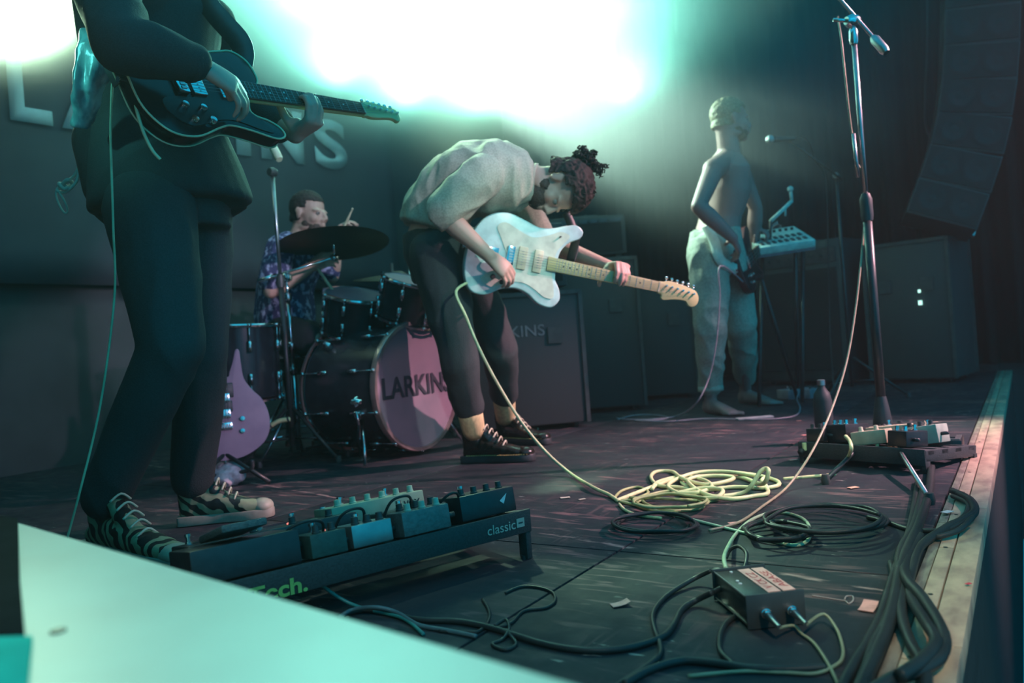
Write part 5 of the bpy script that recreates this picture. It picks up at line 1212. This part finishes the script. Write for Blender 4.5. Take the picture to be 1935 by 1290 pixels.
fc('black cable running left from the direct box\'s round connector', [(1343, 1076, .03), (1310, 1092, .012), (1262, 1122), (1236, 1152), (1235, 1180), (1246, 1210), (1247, 1235), (1215, 1262), (1165, 1295), (1140, 1330)], .0045, BLKC)
fc('thick black cable from the ribbed connector sweeping down left across the floor', [(1346, 1117, .03), (1315, 1132, .010), (1288, 1150), (1272, 1180), (1248, 1203), (1180, 1223), (1100, 1226), (1020, 1212), (940, 1187), (870, 1172), (790, 1168), (700, 1150), (650, 1158)], .0055, BLKC)
TEALC = mat('teal_cable', (.04, .28, .26), .4)
fc('thin teal cable slanting from the long pedalboard to the floor', [(578, 1078, .075), (610, 1105, .05), (650, 1132, .02), (690, 1148, .006), (760, 1165, .006), (800, 1196, .004)], .0035, TEALC)
fc('blue-grey cable arched across the teal one in front of the long pedalboard', [(640, 1165, .01), (665, 1150, .012), (710, 1145, .02), (750, 1155, .01), (790, 1178, .006), (840, 1188), (900, 1200)], .004, mat('bluegrey_cable', (.10, .16, .18), .4))
fc('thin black loop of cable in the light patch below the pedalboard\'s right end', [(955, 1118), (985, 1106), (1020, 1108), (1045, 1118), (1048, 1134), (1030, 1146), (990, 1152), (965, 1175), (935, 1185)], .003, BLKC)
fc('black cable tangle left of the thin loop', [(912, 1130), (924, 1152), (922, 1172), (905, 1190), (880, 1192), (830, 1190)], .003, BLKC)
fc('small knotted black tie on the crossing cables', [(935, 1180, .01), (955, 1168, .015), (962, 1185, .01), (950, 1205), (930, 1215), (955, 1225), (975, 1215), (962, 1195, .01)], .003, BLKC)
fc('black cable looped in a half circle left of the direct box\'s lower corner', [(1420, 1160), (1395, 1160), (1370, 1178), (1360, 1205), (1362, 1228), (1380, 1248), (1400, 1260), (1470, 1262)], .0045, BLKC)
fc('thick black cable crossing the bottom of the floor', [(1180, 1290), (1230, 1262), (1290, 1246), (1350, 1250), (1420, 1260), (1500, 1262), (1560, 1258)], .006, BLKC)
fc('black ring of cable standing up behind the direct box', [(1372, 1052), (1380, 1036, .02), (1396, 1030, .03), (1410, 1042, .03), (1410, 1060, .02), (1405, 1075, .01)], .004, BLKC)
# cream cable from the pale guitar, down and into the pile
jk = MM @ V((-.17, -.12, -.02))
pts = [jk, D(862, 548, 3.05), D(880, 595, 3.02), D(905, 655, 3.0), D(940, 722, 2.98), D(985, 795, 2.96), D(1030, 850, 2.92), D(1075, 890, 2.85), G(1120, 918, .015), G(1150, 932, .008), G(1165, 942, .006)]
tag(cu('guitar_cable', pts, .0058, CREAM), 'long cream cable hanging from the pale guitar down to the floor', 'cable')
cu2 = [(1175, 945), (1250, 965), (1330, 985), (1400, 1003), (1460, 1020), (1500, 1028), (1525, 1020), (1531, 1000), (1520, 980), (1490, 968), (1455, 967), (1420, 980), (1392, 1005), (1375, 1032, .02), (1368, 1052, .035), (1372, 1072, .035)]
fc('pale cable looping wide across the floor to the direct box', cu2, .0042, mat('pale_mint_cable', (.50, .66, .44), .4))
random.seed(5)
def coil(label, cx, cy, rx, ry, turns, r, m, jit=.16, z0=.004, extra=None, group=None, name='cable'):
    pts = []; n = int(turns*10)
    for i in range(n):
        a = i/10*2*math.pi+.3; k = 1+random.uniform(-jit, jit); ox = random.uniform(-jit, jit)*rx*.25
        x = cx+ox+rx*k*math.cos(a); y = cy+ry*k*math.sin(a); pts.append(G(x, y, z0+r*1.9*i/10*.8+random.uniform(0, r)))
    if extra: pts += [G(*e) for e in extra]
    return tag(cu(name, pts, r, m, None, 5), label, 'cable', group)
W1 = [(1165, 944), (1200, 930), (1240, 915), (1285, 900), (1360, 890), (1420, 894), (1465, 905), (1470, 915), (1440, 920), (1385, 918), (1320, 925), (1300, 918), (1290, 906), (1330, 895), (1400, 900), (1440, 912, .03), (1452, 890, .07), (1448, 883, .075), (1436, 890, .065), (1420, 915, .03), (1400, 930), (1340, 935), (1290, 920), (1245, 915), (1230, 900), (1240, 889), (1270, 889), (1290, 902, .02), (1330, 913, .02), (1370, 908, .02), (1385, 900, .02), (1340, 897, .02), (1300, 905, .02), (1330, 930, .02), (1380, 940, .01), (1425, 935), (1450, 930), (1447, 915), (1440, 905), (1450, 898, .01)]
fc('thick cream cable heaped in loose loops in the middle of the floor', W1, .0065, CREAM)
W3 = [(1232, 922), (1245, 908), (1290, 898), (1330, 905, .02), (1345, 918, .02), (1320, 928, .02), (1280, 930, .015), (1330, 920, .025), (1365, 924, .025), (1350, 938, .015), (1300, 935), (1262, 915, .01), (1310, 892, .02), (1370, 889, .02), (1430, 897, .02)]
fc('second thick cream cable tucked under the heaped loops', W3, .0065, CREAM)
W2 = [(1160, 940), (1175, 925), (1205, 918), (1225, 928), (1200, 940), (1170, 945), (1230, 955), (1290, 955), (1340, 945), (1358, 940), (1320, 930), (1270, 925), (1230, 932), (1215, 945), (1250, 960), (1300, 962), (1330, 952), (1290, 930, .012), (1240, 935, .012), (1200, 950), (1250, 965), (1310, 958), (1325, 945), (1260, 940, .015), (1190, 938, .01)]
fc('thin olive cable coiled at the left of the cream heap', W2, .0045, GREENC)
coil('slender green cable coil lying over the olive one', 1265, 944, 66, 13, 3.2, .004, GREENC, .12, .012)
fc('pale end of cable trailing under the olive coil', [(1170, 950), (1182, 962), (1210, 972), (1250, 977)], .0045, CREAM)
coil('big black cable coil on the floor right of the pale loop', 1560, 978, 110, 26, 6, .0045, BLKC, .10)
coil('flat black cable coil under the olive cable', 1240, 985, 75, 18, 3, .0045, BLKC, .12)
coil('black cable coil overlapping the big coil\'s left side', 1470, 1000, 62, 18, 3.4, .0045, BLKC, .14)
fc('black cable reaching from the big coil to the stage-edge bundle', [(1640, 975), (1680, 985), (1720, 998), (1780, 1000, .012), (1820, 985, .02), (1845, 965, .02), (1835, 940, .02), (1800, 925, .015)], .006, BLKC)
# bundle along the timber edge
bun = [
 ('outermost black cable of the bundle bulging over the timber edge', [(1735, 1000), (1712, 1060), (1712, 1090, .02), (1745, 1130, .02), (1780, 1190, .02), (1778, 1235, .02), (1740, 1262, .02), (1690, 1280, .02), (1640, 1310, .01)], .010),
 ('black cable crossing back under the outermost one', [(1740, 1010), (1718, 1050), (1706, 1100), (1704, 1160, .012), (1722, 1215, .012), (1745, 1255, .012), (1750, 1300, .012), (1752, 1340, .012)], .009),
 ('black cable with a bare brown seam left of the bundle', [(1735, 905), (1722, 985), (1700, 1050), (1680, 1110), (1665, 1160), (1640, 1210), (1610, 1260), (1585, 1310)], .008),
 ('thin black cable running straight beside the seamed one', [(1683, 1060), (1690, 1100), (1684, 1140), (1662, 1190), (1640, 1240), (1618, 1300)], .006),
 ('thick black cable curving from the coil to the bundle', [(1800, 925, .01), (1830, 940, .02), (1842, 962, .02), (1820, 980, .02), (1780, 1000, .015), (1740, 1030), (1722, 1080), (1718, 1120, .01), (1750, 1175, .03), (1768, 1210, .03), (1742, 1245, .03), (1700, 1275, .03)], .009),
 ('middle cable of the bundle lying on the dark floor', [(1760, 880), (1755, 930), (1735, 990), (1705, 1060), (1690, 1130), (1670, 1200), (1630, 1290), (1610, 1340)], .011),
 ('slack black cable at the left flank of the bundle', [(1745, 920), (1728, 990), (1702, 1040), (1695, 1110), (1672, 1180), (1648, 1230), (1632, 1320)], .010),
 ('black cable looping over the timber near the mic stand foot', [(1800, 935, .01), (1830, 950, .015), (1820, 975, .015), (1790, 990, .01), (1765, 1012, .01), (1810, 1000, .02), (1838, 975, .03)], .006),
]
for lb, p_, r in bun: fc(lb, p_, r, BLKC)
# bassist's side
THN = mat('mauve_cable', (.42, .33, .38), .5)
tag(cu('bass_cable', [MB_ @ V((-.12, -.12, -.02)), D(1362, 500, 4.1), D(1360, 560, 4.1), D(1354, 640, 4.12), D(1340, 710, 4.15), D(1315, 760, 4.15), G(1280, 783, .012), G(1230, 790, .005), G(1180, 790, .004), G(1165, 787, .004)], .0042, THN), 'thin mauve cable hanging from the bass to the floor', 'cable')
fc('mauve cable lying in a flat loop behind the bassist\'s foot', [(1168, 790), (1200, 782), (1240, 782), (1262, 787), (1235, 792), (1200, 792), (1260, 794), (1330, 789), (1390, 790), (1450, 790), (1500, 784), (1512, 770), (1506, 752, .03), (1510, 738, .05)], .004, THN)
tag(B('paper_strip', G(1426, 787, .006), (.19, .05, .010), mat('pale_paper', (.55, .52, .52), .8), rot=Matrix.Rotation(AZ+.06, 3, 'Z'), bevel=.003), 'crumpled pale strip lying on the floor beside the bassist\'s foot', 'paper')
for k, (px, py, rz) in enumerate(((1497, 752, .2), (1528, 750, .5))):
    t = pedal(thing('pedal_mark', None, None, G(px, py)) if False else type('o', (), {'location': G(px, py)})(), lambda x, y, z: V((0, 0, .002)), Matrix.Rotation(AZ+rz, 3, 'Z'), 0, 0, .13, .14, .06, mat('mauve_grey2', (.30, .25, .30), .6), ('pale mauve pedal nearer the bassist at the far end of the stage', 'pale mauve pedal farther from the bassist, left of the bottle')[k], 2, BLACK, True)
bp_ = G(1560, 835); bt = thing('water_bottle', 'tall black bottle standing in front of the far mauve pedals', 'bottle', (bp_.x, bp_.y, 0))
L('body', [(.034, 0), (.036, .01), (.036, .17), (.030, .20), (.014, .225), (.014, .235)], (0, 0, 0), (0, 0, 1), BLACK, bt, 24, True); L('cap', [(.016, 0), (.016, .02), (.013, .022)], (0, 0, .233), (0, 0, 1), STEEL, bt, 20)
# loose tape scraps
tp = [(1172, 1140, .034, .2, 'pink'), (1641, 1146, .040, .9, 'pink'), (1612, 919, .030, .3, 'orange-pink'), (1499, 867, .030, .1, 'pink'), (1388, 986, .03, .1, 'pink'), (1520, 820, .026, .1, 'pink'), (1510, 793, .022, .1, 'pink'), (1100, 941, .022, .4, 'cream'), (1068, 938, .03, .1, 'cream'), (1790, 965, .028, .5, 'pale'), (1768, 795, .025, 0, 'pink'), (1830, 1101, .011, .4, 'red')]
nm = ['lone square of pink tape left of the direct box', 'curled pink tape scrap at the foot of the cable bundle', 'pink tape scrap on the floor beyond the black coil', 'pink tape dot near the cream rod', 'pink tape tag on the black cable by the pale loop', 'pink tape dot left of the bottle', 'farthest pink tape dot near the mauve pedals', 'small cream scrap on the bare floor right of the cream cable', 'cream scrap left of the other cream one', 'pale torn scrap under the cables on the timber edge', 'pink tape dot behind the crowded pedalboard', 'tiny red tape piece on the outer timber edge']
for (px, py, s, rz, c), lb in zip(tp, nm):
    m_ = {'pink': PINKT, 'orange-pink': mat('orange_tape', (.85, .45, .32), .7), 'cream': mat('cream_scrap', (.65, .62, .48), .8), 'pale': WHITE, 'red': mat('red_tape', (.8, .06, .10), .6)}[c]
    p_ = G(px, py, .002 if px < 1700 else .006); bm = bmesh.new(); g = {}
    for i in range(5):
        for j in range(4):
            x, y = (i/4-.5)*s, (j/3-.5)*s*.62; z = .0012+.006*(i/4)**3*(s > .03); q = Matrix.Rotation(rz+AZ, 3, 'Z') @ V((x, y, z)); g[i, j] = bm.verts.new(p_+q)
    for i in range(4):
        for j in range(3): bm.faces.new((g[i, j], g[i+1, j], g[i+1, j+1], g[i, j+1]))
    o = obj('tape_scrap', bm, m_); o.modifiers.new('s', 'SOLIDIFY').thickness = .0008; tag(o, lb, 'tape')
# left guitarist's cable
gc = mat('cream_green_cable', (.60, .68, .42), .45)
tag(cu('guitar_cable', [D(214, 106, 2.02), D(222, 100, 1.98), D(236, 112, 1.93), D(250, 160, 1.88), D(258, 205, 1.86), D(272, 250, 1.86), D(288, 282, 1.87), D(303, 299, 1.88)], .0042, gc), 'cream cable looping from the dark guitar\'s strap down the left player\'s hip', 'cable')
tag(cu('guitar_cable', [D(214, 112, 1.96), D(211, 180, 1.94), D(209, 250, 1.94), D(211, 330, 1.94), D(214, 430, 1.96), D(216, 560, 2.02), D(190, 760, 2.05), D(150, 930, 2.02), G(110, 1075, .006)], .003, gc), 'thin straight cream cable falling along the left player\'s back leg', 'cable')
# small things by the drums
tw = thing('rolled_towel', 'small pale rolled towel on the floor under the mauve guitar', 'towel', G(421, 914))
bm = bmesh.new(); chain(bm, [(-.05, 0, .045), (.05, .02, .045)], [.042, .046]); chain(bm, [(.0, -.03, .035), (.05, -.02, .03)], [.03, .032]); fuse('cloth', bm, mat('pale_towel', (.60, .56, .62), .9, scale=80, bump=.6), tw, .005, 1, (.006, 30, (1, 1, 1)))
hs = thing('curved_hose', 'curved cream tube with dark bands between mauve guitar and cymbal stand', 'tube', D(497, 812, 3.7))
cu('tube', [(0, 0, 0), tuple(D(510, 803, 3.7)-hs.location), tuple(D(528, 793, 3.7)-hs.location), tuple(D(548, 790, 3.7)-hs.location)], .011, CREAM, hs); cu('tube', [(0, 0, 0), tuple(G(480, 850, .02)-hs.location)], .011, BLKC, hs)
for px, py in ((512, 801), (545, 790)): L('band', [(.0125, -.004), (.0125, .004)], tuple(D(px, py, 3.7)-hs.location), tuple(RT+UP*.4), RUB, hs, 14)
bp2 = thing('kick_pedal', 'small metal pedal and chain beside the bass drum', 'pedal', V((-2.95, 2.90, 0)))
B('footboard', (-.10, 0, .05), (.26, .08, .012), STEEL, bp2, Matrix.Rotation(-.2, 3, 'Y'), .003); B('base_plate', (0, 0, .006), (.16, .14, .012), BLACK, bp2); T('beater_shaft', [(.02, 0, .05), (.04, 0, .24)], .004, CHROME, bp2); L('beater', [(.02, -.015), (.026, 0), (.02, .015)], (.045, 0, .25), (1, 0, 0), BONE, bp2, 14)
for s in (-1, 1): T('post', [(.02, s*.05, .01), (.02, s*.05, .16)], .006, CHROME, bp2)
T('axle', [(.02, -.055, .16), (.02, .055, .16)], .005, CHROME, bp2)
dm = thing('drum_microphone', 'small chrome clip microphone stand before the bass drum', 'microphone stand', G(680, 866))
dz = lambda px, py, t: tuple(D(px, py, t)-dm.location)
T('post', [(0, 0, .01), dz(678, 800, 3.32), dz(673, 775, 3.32)], .006, CHROME, dm); L('clamp', [(.010, -.02), (.016, 0), (.010, .02)], dz(673, 757, 3.32), tuple(RT), CHROME, dm, 12)
for a in range(4): L('clamp', [(.005, -.012), (.007, 0), (.005, .012)], tuple(V(dz(673, 757, 3.32))+V((.02*math.cos(a*1.6), .0, .014*math.sin(a*1.6)))), (0, 1, .5), CHROME, dm, 8)
L('base', [(.05, 0), (.05, .008), (.015, .014)], (0, 0, 0), (0, 0, 1), BLACK, dm, 20)
